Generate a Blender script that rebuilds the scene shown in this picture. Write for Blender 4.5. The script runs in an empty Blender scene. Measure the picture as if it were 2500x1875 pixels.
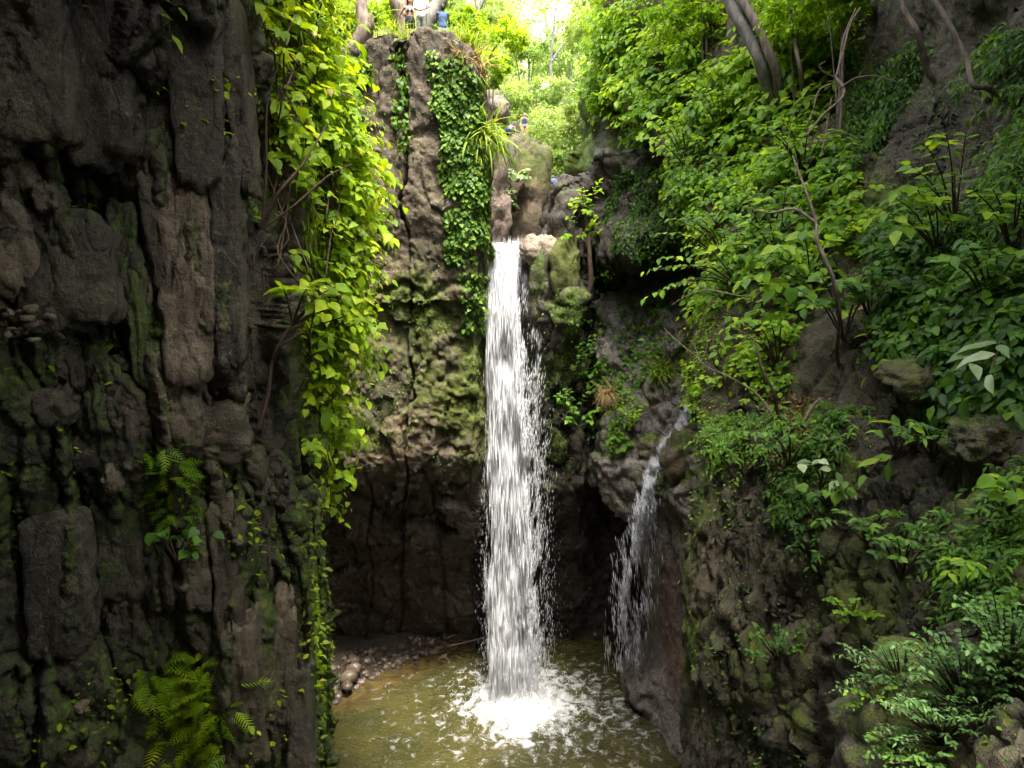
import bpy, math, random
import numpy as np
from math import radians as R
from mathutils import Vector

# ------------------------------------------------------------------ camera, sky, sun, exposure
SC = bpy.context.scene
COL = SC.collection
FPX, PITCH, CAMZ = 1733.0, R(10.4), 18.0
cam_d = bpy.data.cameras.new('camera'); cam = bpy.data.objects.new('camera', cam_d); COL.objects.link(cam)
cam.location = (0, 0, CAMZ); cam.rotation_euler = (R(90) - PITCH, 0, 0)
cam_d.sensor_width = 36.0; cam_d.lens = FPX / 2500 * 36; cam_d.clip_start = 0.1; cam_d.clip_end = 1500
SC.camera = cam
SUN_EL, SUN_AZ = R(72), R(160)          # azimuth: clockwise from +Y (the direction of view)
world = bpy.data.worlds.new('World'); SC.world = world; world.use_nodes = True
wn = world.node_tree; wn.nodes.clear()
wo = wn.nodes.new('ShaderNodeOutputWorld'); bg = wn.nodes.new('ShaderNodeBackground')
sky = wn.nodes.new('ShaderNodeTexSky'); sky.sky_type = 'NISHITA'; sky.sun_disc = False
sky.sun_elevation = SUN_EL; sky.sun_rotation = SUN_AZ
sky.air_density = 1.0; sky.dust_density = 4.0; sky.ozone_density = 1.0
bg.inputs['Strength'].default_value = 0.15
hs = wn.nodes.new('ShaderNodeHueSaturation'); hs.inputs['Saturation'].default_value = 0.45
wn.links.new(sky.outputs[0], hs.inputs['Color']); wn.links.new(hs.outputs[0], bg.inputs['Color']); wn.links.new(bg.outputs[0], wo.inputs['Surface'])
sun_d = bpy.data.lights.new('sun', 'SUN'); sun = bpy.data.objects.new('sun', sun_d); COL.objects.link(sun)
sun_d.energy = 1.15; sun_d.angle = R(9); sun_d.color = (1.0, 0.95, 0.86)
sdir = Vector((math.sin(SUN_AZ) * math.cos(SUN_EL), math.cos(SUN_AZ) * math.cos(SUN_EL), math.sin(SUN_EL)))
sun.rotation_euler = sdir.to_track_quat('Z', 'Y').to_euler()
sun.location = (0, 20, 60)
SC.view_settings.view_transform = 'Standard'; SC.view_settings.look = 'None'
SC.view_settings.gamma = 1.0; SC.view_settings.use_curve_mapping = False
SC.view_settings.exposure = 3.35
SC.cycles.max_bounces = 6; SC.cycles.diffuse_bounces = 4; SC.cycles.glossy_bounces = 2; SC.cycles.transmission_bounces = 4; SC.cycles.transparent_max_bounces = 8
SC.cycles.use_denoising = True

rng = np.random.default_rng(7)
random.seed(7)

# ------------------------------------------------------------------ helpers
def P(px, py, D):
    """World point on the sight line of survey pixel (px, py) at distance D along +Y."""
    r = (px - 1250.0) / FPX; u = (937.5 - py) / FPX
    dy = math.cos(PITCH) + u * math.sin(PITCH); dz = -math.sin(PITCH) + u * math.cos(PITCH)
    s = D / dy
    return np.array((r * s, D, CAMZ + dz * s))

def proj(p):
    x, y, z = p[..., 0], p[..., 1], p[..., 2] - CAMZ
    f = y * math.cos(PITCH) - z * math.sin(PITCH); u = y * math.sin(PITCH) + z * math.cos(PITCH)
    f = np.maximum(f, 0.01)
    return 1250 + FPX * x / f, 937.5 - FPX * u / f

TAB = rng.random(64 ** 3).astype(np.float32)
TABV = rng.random((64 ** 3, 3)).astype(np.float32)
def _idx(i, j, k): return ((i & 63) << 12) + ((j & 63) << 6) + (k & 63)
def vnoise(p):
    p = np.asarray(p, dtype=np.float32)
    f = np.floor(p); i = f.astype(np.int32); t = p - f; t = t * t * t * (t * (t * 6 - 15) + 10)
    x, y, z = i[..., 0], i[..., 1], i[..., 2]; u, v, w = t[..., 0], t[..., 1], t[..., 2]
    def c(a, b, d): return TAB[_idx(x + a, y + b, z + d)]
    a0 = c(0,0,0) * (1-u) + c(1,0,0) * u; a1 = c(0,1,0) * (1-u) + c(1,1,0) * u
    b0 = c(0,0,1) * (1-u) + c(1,0,1) * u; b1 = c(0,1,1) * (1-u) + c(1,1,1) * u
    return ((a0 * (1-v) + a1 * v) * (1-w) + (b0 * (1-v) + b1 * v) * w) * 2 - 1
def fbm(p, sc=1.0, oct=4, gain=0.5, stretch=(1, 1, 1), off=0.0):
    p = np.asarray(p, dtype=np.float32) * np.array(stretch, np.float32) * sc + off
    s = 0; a = 1.0
    for k in range(oct):
        s = s + a * vnoise(p + 17.3 * k); p = p * 2.03; a *= gain
    return s
def ridged(p, sc=1.0, oct=3, stretch=(1, 1, 1), off=0.0):
    p = np.asarray(p, dtype=np.float32) * np.array(stretch, np.float32) * sc + off
    s = 0; a = 1.0
    for k in range(oct):
        s = s + a * (1 - 2.2 * np.abs(vnoise(p + 31.7 * k))); p = p * 2.1; a *= 0.5
    return s
def worley(p, sc=1.0, stretch=(1, 1, 1), off=0.0):
    """distance to nearest, second nearest, and a random value of the nearest cell"""
    p = np.asarray(p, dtype=np.float32) * np.array(stretch, np.float32) * sc + off
    f = np.floor(p).astype(np.int32)
    d1 = np.full(p.shape[:-1], 9.0, np.float32); d2 = d1.copy(); cr = np.zeros_like(d1)
    for a in (-1, 0, 1):
        for b in (-1, 0, 1):
            for c in (-1, 0, 1):
                i, j, k = f[..., 0] + a, f[..., 1] + b, f[..., 2] + c
                q = _idx(i, j, k); jt = TABV[q]
                d = (i + jt[..., 0] - p[..., 0]) ** 2 + (j + jt[..., 1] - p[..., 1]) ** 2 + (k + jt[..., 2] - p[..., 2]) ** 2
                near = d < d1
                d2 = np.where(near, d1, np.minimum(d2, d)); cr = np.where(near, TAB[q], cr); d1 = np.where(near, d, d1)
    return np.sqrt(d1), np.sqrt(d2), cr
def facet(p, sc=1.0, stretch=(1, 1, 1), off=0.0, tilt=0.9):
    """broken-rock relief: every cell is a tilted plane; returns height about -1..1 and a joint mask"""
    st = np.array(stretch, np.float32) * sc
    p = np.asarray(p, dtype=np.float32) * st + off
    f = np.floor(p).astype(np.int32)
    d1 = np.full(p.shape[:-1], 9.0, np.float32); d2 = d1.copy(); h = np.zeros_like(d1)
    for a in (-1, 0, 1):
        for b in (-1, 0, 1):
            for c in (-1, 0, 1):
                i, j, k = f[..., 0] + a, f[..., 1] + b, f[..., 2] + c
                q = _idx(i, j, k); jt = TABV[q]
                vx, vy, vz = p[..., 0] - i - jt[..., 0], p[..., 1] - j - jt[..., 1], p[..., 2] - k - jt[..., 2]
                d = vx * vx + vy * vy + vz * vz; near = d < d1
                g = TABV[(q + 977) & 262143] - 0.5
                hh = (TAB[q] - 0.5) * 1.3 + tilt * (g[..., 0] * vx + g[..., 1] * vy + g[..., 2] * vz) * 1.6
                d2 = np.where(near, d1, np.minimum(d2, d)); h = np.where(near, hh, h); d1 = np.where(near, d, d1)
    return h, 1 - sstep(0.0, 0.09, np.sqrt(d2) - np.sqrt(d1))
def sstep(a, b, x):
    t = np.clip((x - a) / (b - a), 0, 1); return t * t * (3 - 2 * t)
def nrmz(v): return v / np.maximum(np.linalg.norm(v, axis=-1, keepdims=True), 1e-9)

def link(o, parent=None):
    COL.objects.link(o)
    if parent is not None: o.parent = parent
    return o
def mesh_np(name, verts, faces, mat, parent=None, smooth=False, attrs=None):
    """faces: (n,3) or (n,4) array; one mesh object"""
    verts = np.ascontiguousarray(verts, np.float32).reshape(-1, 3); faces = np.ascontiguousarray(faces, np.int32)
    me = bpy.data.meshes.new(name); nf, k = faces.shape
    me.vertices.add(len(verts)); me.vertices.foreach_set('co', verts.ravel())
    me.loops.add(nf * k); me.loops.foreach_set('vertex_index', faces.ravel())
    me.polygons.add(nf); me.polygons.foreach_set('loop_start', np.arange(0, nf * k, k, dtype=np.int32))
    me.polygons.foreach_set('loop_total', np.full(nf, k, np.int32))
    if smooth: me.polygons.foreach_set('use_smooth', np.ones(nf, bool))
    for an, av in (attrs or {}).items():
        at = me.attributes.new(an, 'FLOAT', 'POINT'); at.data.foreach_set('value', np.ascontiguousarray(av, np.float32).ravel())
    me.update(calc_edges=True)
    if mat is not None: me.materials.append(mat)
    return link(bpy.data.objects.new(name, me), parent)
def tag(o, label=None, cat=None, group=None, kind=None):
    for k, v in (('label', label), ('category', cat), ('group', group), ('kind', kind)):
        if v: o[k] = v
    return o
def empty(name, loc=(0, 0, 0)):
    o = bpy.data.objects.new(name, None); o.empty_display_size = 0.2; link(o); o.location = tuple(float(c) for c in loc)
    return o
def adopt(child, parent):
    """parent without moving: parts are modelled in world coordinates"""
    child.parent = parent
    child.matrix_parent_inverse.identity()
    child.location = tuple(-c for c in parent.location)
    return child

def grid_faces(nv, nu):
    a = np.arange(nv * nu, dtype=np.int32).reshape(nv, nu)
    return np.stack([a[:-1, :-1], a[1:, :-1], a[1:, 1:], a[:-1, 1:]], -1).reshape(-1, 4)
def grid_normals(G):
    du = np.gradient(G, axis=1); dv = np.gradient(G, axis=0)
    return nrmz(np.cross(dv, du))
def _catmull(C, t):
    """C: (n, ..., 3) control points on axis 0, t in [0, n-1]"""
    n = len(C); i = np.clip(np.floor(t).astype(int), 0, n - 2); f = (t - i).reshape((-1,) + (1,) * (C.ndim - 1))
    p0, p1, p2, p3 = C[np.maximum(i - 1, 0)], C[i], C[i + 1], C[np.minimum(i + 2, n - 1)]
    m1, m2 = (p2 - p0) * 0.38, (p3 - p1) * 0.38
    return (2*f**3 - 3*f**2 + 1) * p1 + (f**3 - 2*f**2 + f) * m1 + (-2*f**3 + 3*f**2) * p2 + (f**3 - f**2) * m2
def loft(C, nv, nu, wv=None, wu=None):
    """dense grid through a control net C (rows, cols, 3), spaced about evenly, coarser where a weight says so"""
    C = np.asarray(C, float)
    def par(C, n, w):
        L = np.linalg.norm(np.diff(C, axis=0), axis=-1).reshape(len(C) - 1, -1).mean(1) + 1e-6
        if w is not None: L = L * np.asarray(w)
        L = np.minimum(L, 9.0)
        cs = np.concatenate([[0], np.cumsum(L)]); return np.interp(np.linspace(0, cs[-1], n), cs, np.arange(len(C)))
    A = _catmull(C, par(C, nv, wv)); B = _catmull(A.transpose(1, 0, 2), par(C.transpose(1, 0, 2), nu, wu))
    return B.transpose(1, 0, 2).copy()
def tube(pts, rad, seg=7, wob=0.0, sub=4):
    """tapered tube along a smoothed polyline -> verts, quads"""
    pts = np.asarray(pts, float); n = (len(pts) - 1) * sub + 1
    t = np.linspace(0, len(pts) - 1, n); C = _catmull(pts, t); r = np.interp(t, np.linspace(0, len(pts) - 1, len(rad)), rad)
    T = nrmz(np.gradient(C, axis=0)); ref = np.array((0.31, 0.17, 0.94)) if abs(T[:, 2]).mean() < 0.8 else np.array((1.0, 0.1, 0))
    X = nrmz(np.cross(T, ref)); Y = np.cross(T, X)
    a = np.linspace(0, 2 * np.pi, seg, endpoint=False)
    ring = np.cos(a)[None, :, None] * X[:, None] + np.sin(a)[None, :, None] * Y[:, None]
    rr = r[:, None] * np.ones((1, seg))
    if wob: rr = rr * (1 + wob * vnoise(C[:, None] * 3.1 + ring * 1.3))
    V = (C[:, None] + ring * rr[..., None]).reshape(-1, 3)
    i = np.arange(n - 1)[:, None] * seg; j = np.arange(seg)[None]; k = (j + 1) % seg
    Fq = np.stack([i + j, i + k, i + seg + k, i + seg + j], -1).reshape(-1, 4)
    return V, Fq
def merge(parts):
    V, Fc, o = [], [], 0
    for v, f in parts:
        V.append(v); Fc.append(f + o); o += len(v)
    return np.vstack(V), np.vstack(Fc)

# ------------------------------------------------------------------ materials
def nodes(name):
    m = bpy.data.materials.new(name); m.use_nodes = True; nt = m.node_tree; nt.nodes.clear()
    out = nt.nodes.new('ShaderNodeOutputMaterial'); return m, nt, out
class NB:
    """small node-building shorthand"""
    def __init__(s, nt): s.nt = nt
    def n(s, t, **kw):
        x = s.nt.nodes.new('ShaderNode' + t)
        for k, v in kw.items(): setattr(x, k, v)
        return x
    def put(s, sock, v):
        if hasattr(v, 'is_linked') or isinstance(v, bpy.types.NodeSocket): s.nt.links.new(v, sock)
        elif isinstance(v, (tuple, list)) and len(v) == 3 and sock.type == 'RGBA': sock.default_value = (*v, 1)
        else: sock.default_value = v
    def coord(s, sc=(1, 1, 1)):
        c = s.n('NewGeometry'); m = s.n('Mapping'); s.nt.links.new(c.outputs['Position'], m.inputs['Vector'])
        m.inputs['Scale'].default_value = sc; return m.outputs[0]
    def noise(s, scale, vec=None, detail=4, rough=0.55, dist=0.0):
        x = s.n('TexNoise'); x.inputs['Scale'].default_value = scale; x.inputs['Detail'].default_value = detail
        x.inputs['Roughness'].default_value = rough; x.inputs['Distortion'].default_value = dist
        s.nt.links.new(vec or s.coord(), x.inputs['Vector']); return x.outputs['Fac']
    def vor(s, scale, vec=None, feature='F1', out='Distance'):
        x = s.n('TexVoronoi'); x.feature = feature; x.inputs['Scale'].default_value = scale
        s.nt.links.new(vec or s.coord(), x.inputs['Vector']); return x.outputs[out]
    def attr(s, name):
        x = s.n('Attribute'); x.attribute_name = name; return x.outputs['Fac']
    def ramp(s, v, a, b, lo=0.0, hi=1.0):
        x = s.n('MapRange'); x.interpolation_type = 'SMOOTHSTEP'
        s.put(x.inputs['Value'], v); x.inputs['From Min'].default_value = a; x.inputs['From Max'].default_value = b
        x.inputs['To Min'].default_value = lo; x.inputs['To Max'].default_value = hi; return x.outputs[0]
    def math(s, op, a, b=0.0):
        x = s.n('Math'); x.operation = op; s.put(x.inputs[0], a); s.put(x.inputs[1], b); return x.outputs[0]
    def mix(s, f, a, b):
        x = s.n('Mix'); x.data_type = 'RGBA'; s.put(x.inputs['Factor'], f); s.put(x.inputs['A'] if False else x.inputs[6], a); s.put(x.inputs[7], b)
        return x.outputs[2]
    def bump(s, h, strength, dist, normal=None):
        x = s.n('Bump'); x.inputs['Strength'].default_value = strength; x.inputs['Distance'].default_value = dist
        s.put(x.inputs['Height'], h)
        if normal is not None: s.put(x.inputs['Normal'], normal)
        return x.outputs[0]

def mat_rock(name, c1, c2, tan=(0.30, 0.215, 0.13), moss=(0.075, 0.12, 0.012), moss2=(0.13, 0.17, 0.02), fine=14.0, streak=0.5, crack=1.6):
    m, nt, out = nodes(name); b = NB(nt)
    co = b.coord(); big = b.noise(0.55, co, detail=2); mid = b.noise(3.2, co, detail=4, rough=0.65); fin = b.noise(fine, co, detail=3, rough=0.7)
    st = b.noise(2.6, b.coord((1, 1, 0.13)), detail=3, rough=0.6)
    col = b.mix(b.ramp(big, 0.38, 0.64), c1, c2)
    dk = tuple(x * 0.42 for x in c1)
    col = b.mix(b.ramp(mid, 0.5, 0.72, 0, 0.75), col, dk)
    col = b.mix(b.ramp(st, 0.55, 0.72, 0, streak), col, (0.025, 0.022, 0.02))
    col = b.mix(b.ramp(fin, 0.56, 0.72, 0, 0.6), col, tuple(min(1, x * 2.3) for x in c2))
    grit = b.noise(fine * 3.1, b.coord((1, 1, 0.45)), detail=3, rough=0.8)
    col = b.mix(b.ramp(grit, 0.52, 0.70, 0, 0.8), col, tuple(x * 0.25 for x in c1))
    col = b.mix(b.ramp(grit, 0.42, 0.30, 0, 0.45), col, tuple(min(1, x * 2.4) for x in c2))
    tn = b.math('MULTIPLY', b.attr('tan'), b.ramp(mid, 0.3, 0.55, 0.35, 1.0))
    tancol = b.mix(b.ramp(fin, 0.4, 0.65), tan, tuple(x * 0.62 for x in tan))
    col = b.mix(tn, col, tancol)
    mo = b.math('ADD', b.attr('moss'), b.ramp(fin, 0.3, 0.7, -0.35, 0.35))
    mo = b.math('ADD', mo, b.ramp(mid, 0.3, 0.7, -0.25, 0.25))
    mo = b.ramp(mo, 0.30, 0.72)
    mcol = b.mix(b.ramp(b.noise(5.0, co, detail=1), 0.4, 0.65), moss, moss2)
    mcol = b.mix(b.ramp(fin, 0.45, 0.7, 0, 0.5), mcol, tuple(x * 0.45 for x in moss))
    col = b.mix(mo, col, mcol)
    wet = b.attr('wet')
    vx = b.n('VectorMath'); vx.operation = 'MULTIPLY_ADD'; ds = b.n('TexNoise'); ds.inputs['Scale'].default_value = 2.2; ds.inputs['Detail'].default_value = 2; nt.links.new(co, ds.inputs['Vector'])
    nt.links.new(ds.outputs['Color'], vx.inputs[0]); vx.inputs[1].default_value = (0.2, 0.2, 0.2); nt.links.new(b.coord((1, 1, 0.4)), vx.inputs[2])
    frac = b.vor(crack, vx.outputs[0], 'DISTANCE_TO_EDGE'); fr = b.ramp(frac, 0.0, 0.05, 1, 0)
    col = b.mix(b.math('MULTIPLY', fr, 0.4), col, tuple(x * 0.2 for x in c1))
    col = b.mix(b.math('MULTIPLY', wet, 0.55), col, b.mix(0.78, col, (0.004, 0.0035, 0.003)))  # wet rock is darker; on the column undercut this also paints shade
    p = b.n('BsdfPrincipled'); b.put(p.inputs['Base Color'], col)
    wet = b.attr('wet'); rg = b.math('SUBTRACT', b.ramp(mid, 0.3, 0.7, 0.92, 0.72), b.math('MULTIPLY', wet, 0.55))
    b.put(p.inputs['Roughness'], rg); p.inputs['Specular IOR Level'].default_value = 0.35
    n2 = b.bump(b.math('SUBTRACT', b.noise(fine * 0.45, co, detail=6, rough=0.72), b.math('MULTIPLY', fr, 0.12)), 1.0, 0.12)
    b.put(p.inputs['Normal'], n2); nt.links.new(p.outputs[0], out.inputs['Surface']); return m

def mat_leaf(name, dark, mid, light, trans=0.45, rough=0.52, tboost=1.6):
    m, nt, out = nodes(name); b = NB(nt)
    t = b.attr('tint'); cr = b.n('ValToRGB'); b.put(cr.inputs['Fac'], t)
    e = cr.color_ramp.elements; e[0].position = 0.0; e[0].color = (*dark, 1); e[1].position = 1.0; e[1].color = (*light, 1)
    x = e.new(0.55); x.color = (*mid, 1)
    col = b.mix(b.ramp(b.noise(9.0, detail=0), 0.35, 0.7, 0, 0.3), cr.outputs[0], tuple(c * 0.55 for c in mid))
    p = b.n('BsdfPrincipled'); b.put(p.inputs['Base Color'], col); p.inputs['Roughness'].default_value = rough
    p.inputs['Specular IOR Level'].default_value = 0.28
    tr = b.n('BsdfTranslucent'); tc = b.n('Mix'); tc.data_type = 'RGBA'; tc.blend_type = 'MULTIPLY'; tc.inputs[0].default_value = 1.0
    nt.links.new(col, tc.inputs[6]); tc.inputs[7].default_value = (tboost * 1.15, tboost, tboost * 0.5, 1); nt.links.new(tc.outputs[2], tr.inputs['Color'])
    ms = b.n('MixShader'); ms.inputs[0].default_value = trans
    nt.links.new(p.outputs[0], ms.inputs[1]); nt.links.new(tr.outputs[0], ms.inputs[2]); nt.links.new(ms.outputs[0], out.inputs['Surface'])
    return m
def mat_plain(name, col, rough=0.7, var=0.4, scale=8.0, bump=0.4, dist=0.02, col2=None, spec=0.3, stretch=(1, 1, 1)):
    m, nt, out = nodes(name); b = NB(nt); f = b.noise(scale, b.coord(stretch), detail=5, rough=0.6)
    c = b.mix(b.ramp(f, 0.35, 0.68), col, col2 or tuple(x * (1 - var) for x in col))
    p = b.n('BsdfPrincipled'); b.put(p.inputs['Base Color'], c); p.inputs['Roughness'].default_value = rough; p.inputs['Specular IOR Level'].default_value = spec
    if bump: b.put(p.inputs['Normal'], b.bump(f, bump, dist))
    nt.links.new(p.outputs[0], out.inputs['Surface']); return m

M = {}
M['left_rock'] = mat_rock('left_rock', (0.060, 0.051, 0.032), (0.115, 0.098, 0.058), tan=(0.26, 0.20, 0.125), moss=(0.050, 0.080, 0.012), moss2=(0.095, 0.135, 0.018), fine=12.0, streak=0.75)
M['column_rock'] = mat_rock('column_rock', (0.085, 0.066, 0.043), (0.130, 0.100, 0.064), tan=(0.26, 0.18, 0.115), moss=(0.065, 0.085, 0.012), moss2=(0.11, 0.125, 0.018), fine=10.0, streak=0.35, crack=0.55)
M['dark_rock'] = mat_rock('dark_rock', (0.052, 0.043, 0.031), (0.090, 0.074, 0.052), tan=(0.27, 0.20, 0.135), fine=9.0)
M['right_rock'] = mat_rock('right_rock', (0.054, 0.046, 0.028), (0.100, 0.086, 0.048), tan=(0.22, 0.165, 0.095), moss=(0.06, 0.085, 0.010), moss2=(0.12, 0.14, 0.018))
M['wet_rock'] = mat_rock('wet_rock', (0.17, 0.145, 0.125), (0.28, 0.24, 0.20), tan=(0.19, 0.085, 0.04), fine=11.0, streak=0.3)
M['pale_rock'] = mat_rock('pale_rock', (0.20, 0.155, 0.115), (0.30, 0.24, 0.175), tan=(0.42, 0.34, 0.24), fine=12.0, streak=0.25)
M['soil'] = mat_rock('soil', (0.045, 0.032, 0.022), (0.075, 0.053, 0.035), tan=(0.10, 0.065, 0.04), fine=18.0)
M['creeper_leaf'] = mat_leaf('creeper_leaf', (0.11, 0.21, 0.006), (0.25, 0.40, 0.010), (0.43, 0.53, 0.025), trans=0.5)
M['ivy_leaf'] = mat_leaf('ivy_leaf', (0.035, 0.085, 0.012), (0.085, 0.18, 0.018), (0.20, 0.32, 0.03), trans=0.35)
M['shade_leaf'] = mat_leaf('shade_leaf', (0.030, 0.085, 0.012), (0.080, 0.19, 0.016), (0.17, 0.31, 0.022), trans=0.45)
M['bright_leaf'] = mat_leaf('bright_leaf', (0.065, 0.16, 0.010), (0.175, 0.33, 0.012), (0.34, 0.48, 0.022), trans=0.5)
M['far_haze_leaf'] = mat_leaf('far_haze_leaf', (0.12, 0.21, 0.05), (0.26, 0.38, 0.10), (0.44, 0.52, 0.19), trans=0.42)  # distance haze is put into this paler leaf colour
M['grass'] = mat_leaf('grass', (0.09, 0.17, 0.012), (0.20, 0.31, 0.03), (0.36, 0.42, 0.07), trans=0.4)
M['dry'] = mat_leaf('dry', (0.20, 0.13, 0.05), (0.33, 0.24, 0.10), (0.45, 0.36, 0.16), trans=0.3)
M['pale_leaf'] = mat_leaf('pale_leaf', (0.10, 0.18, 0.05), (0.22, 0.32, 0.13), (0.40, 0.47, 0.26), trans=0.35)
M['dusty_leaf'] = mat_leaf('dusty_leaf', (0.03, 0.08, 0.015), (0.06, 0.14, 0.025), (0.12, 0.22, 0.045), trans=0.35)
M['bark'] = mat_plain('bark', (0.20, 0.155, 0.115), 0.85, 0.55, 9.0, 0.8, 0.03, stretch=(1, 1, 0.25))
M['bark_grey'] = mat_plain('bark_grey', (0.22, 0.20, 0.165), 0.85, 0.5, 9.0, 0.8, 0.03, stretch=(1, 1, 0.25))
M['twig'] = mat_plain('twig', (0.085, 0.055, 0.035), 0.8, 0.5, 20.0, 0.3, 0.01)
M['pale_twig'] = mat_plain('pale_twig', (0.19, 0.145, 0.10), 0.8, 0.4, 20.0, 0.3, 0.01)

# ------------------------------------------------------------------ cliffs and ground
CL = {}                                                   # name -> (grid, normals) for planting
def facing(N, G):
    """flip normals towards the gorge / camera side"""
    s = np.sign(np.sum(N * (np.array((0.0, 0.0, CAMZ)) - G), -1).mean()); return N * (s if s != 0 else 1)
def blobs(G, items):
    """soft patches on the rock: (px, py, D, radius in metres, amount)"""
    a = np.zeros(G.shape[:2])
    for px, py, D, r, w in items:
        d = np.linalg.norm((G - P(px, py, D)) * np.array((1, 0.6, 1)), axis=-1) / r
        a = np.maximum(a, w * sstep(1.15, 0.35, d + 0.35 * fbm(G, 1.3, 3)))
    return a

# --- left foreground cliff
rows_py = [-1500, -700, -250, 0, 250, 430, 600, 800, 1000, 1150, 1300, 1500, 1700, 1900, 2500, 3600]
f_px = [500, 560, 590, 605, 622, 645, 680, 692, 702, 725, 755, 783, 783, 770, 760, 750]
h_px = [610, 660, 705, 735, 800, 850, 838, 818, 806, 788, 775, 795, 793, 780, 768, 757]
h_D = [13.5, 14, 14.3, 14.5, 14.6, 14.6, 14.5, 14.3, 13.9, 13.2, 12.4, 12.3, 12.3, 12.3, 12.3, 12.3]
lean = [0.74, 0.84, 0.93, 0.97, 0.99, 1, 1, 1, 1, 1, 1, 1, 1, 1, 1, 1]
net = []
for y, f, h, hd, k in zip(rows_py, f_px, h_px, h_D, lean):
    row = [(-4200, 2.0 * k), (-1300, 5.2 * k), (-250, 8.0 * k), (60, 8.8 * k), (230, 9.2 * k), (390, 9.7 * k), (530, 10.2 * k), (f, 11.1 * k),
           (0.55 * f + 0.45 * h, 12.2 * k if y > 1150 else 12.6 * k), (h, hd * k), (h - 60, hd + 3.5), (h - 170, hd + 9), (h - 330, 30)]
    net.append([P(a, min(y, 2100) if d < 3 else y, d) if d >= 3 else P(a, max(min(y, 2000), -500), d) for a, d in row])
r0 = np.array(net[0]); ox = np.interp(r0[:, 1], [3, 6, 8.5, 11.0], [4.6, 3.8, 1.6, 0.0])[:, None] * np.array((1, 0, 0))
net = [r0 + ox * 0.6 + np.array((-7, 0, 12.0)), r0 + ox + np.array((-1.0, 0, 6.5)), r0 + ox + np.array((0, 0, 4.5)), r0 + ox * .55 + np.array((0, 0, 2.2))] + net  # unseen overhang rows added above the frame to shade the near wall
G = loft(net, 480, 380, [.05,.1,.1,.1,.08,.15,.4]+[1]*10+[.3,.12], [.03,.08,.7,1.5,1.5,1.5,1.5,1,1,.7,.2,.06])
W = G + 0.13 * np.stack([fbm(G, 0.9, 2, off=3), fbm(G, 0.9, 2, off=11), fbm(G, 0.7, 2, off=23)], -1)
N = facing(grid_normals(G), G)
h1, k1 = facet(W, 0.8, (1, 1, 0.13), 0.0); h2, k2 = facet(W, 2.0, (1, 1, 0.14), 5.5); h3, k3 = facet(G + .06 * fbm(G, 3, 2)[..., None], 5.2, (1, 1, 0.16), 9.1); h4, k4 = facet(W, .55, (1, 1, .8), 21.0)
blk = 0.50 * h1 - 0.40 * k1 + 0.22 * h2 - 0.14 * k2 + 0.075 * h3 - 0.03 * k3 + .26 * h4 - .12 * k4 + 0.12 * fbm(G, 0.33, 3)
px, py = proj(G)
deep = sstep(1100, 1400, py) * sstep(560, 500, px) * 0.35
G = G + N * (blk * (1 - 0.35 * sstep(650, 800, px)) - deep)[..., None]
N = facing(grid_normals(G), G)
stri = fbm(G, 3.4, 4, 0.6, (1, 1, 0.14)) * 0.045 + ridged(G, 7.0, 3, (1, 1, 0.10)) * 0.022 + fbm(G, 6.0, 4, 0.65) * 0.032
G = G + N * stri[..., None]
N = facing(grid_normals(G), G); px, py = proj(G)
moss = sstep(0.12, 0.75, N[..., 0] * 0.8 + N[..., 2] * 0.5 + 0.35 * fbm(G, 1.1, 4)) * 0.55 + 0.28 * fbm(G, 0.8, 4, off=9)
moss = moss + .02 + .12 * sstep(900, 1300, py) + 0.55 * sstep(690, 790, px) * sstep(700, 900, py) + 0.5 * sstep(770, 792, px) * sstep(1150, 1250, py)
moss = np.maximum(moss, blobs(G, [(330, 1700, 9.5, 0.55, 1), (395, 1760, 9.7, 0.45, 1), (455, 1830, 9.9, 0.5, 1), (330, 1790, 9.5, 0.5, .9), (330, 800, 9.5, 0.5, .9),
                                  (210, 880, 9.2, 0.35, .8), (250, 900, 9.3, .3, .8), (800, 1000, 13.8, 1.2, 1), (840, 850, 14.3, 1.2, 1), (570, 1500, 10.4, .35, .7)]))
moss = moss - 0.5 * sstep(420, 150, py) * sstep(600, 520, px)
tan = blobs(G, [(455, 800, 9.9, 0.62, 1), (430, 700, 9.8, 0.5, .85), (440, 950, 9.9, 0.55, .9), (20, 700, 8.8, 0.5, .8), (500, 560, 10.1, 0.55, .45), (470, 1020, 10.0, 0.5, .6),
                (320, 1020, 9.5, .35, .6), (280, 1170, 9.4, .3, .6), (730, 1480, 11.3, .4, .9), (560, 1130, 10.4, .6, .5), (440, 1560, 9.9, .3, .5), (620, 1700, 10.7, .9, .35)])
left = mesh_np('left_cliff', G, grid_faces(*G.shape[:2]), M['left_rock'], smooth=False, attrs={'moss': moss, 'tan': tan, 'wet': 0.25 + 0 * moss})
tag(left, 'dark jointed rock wall streaked with moss and hung with a bright creeper', 'cliff', kind='structure')
CL['left'] = (G, N)

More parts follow.
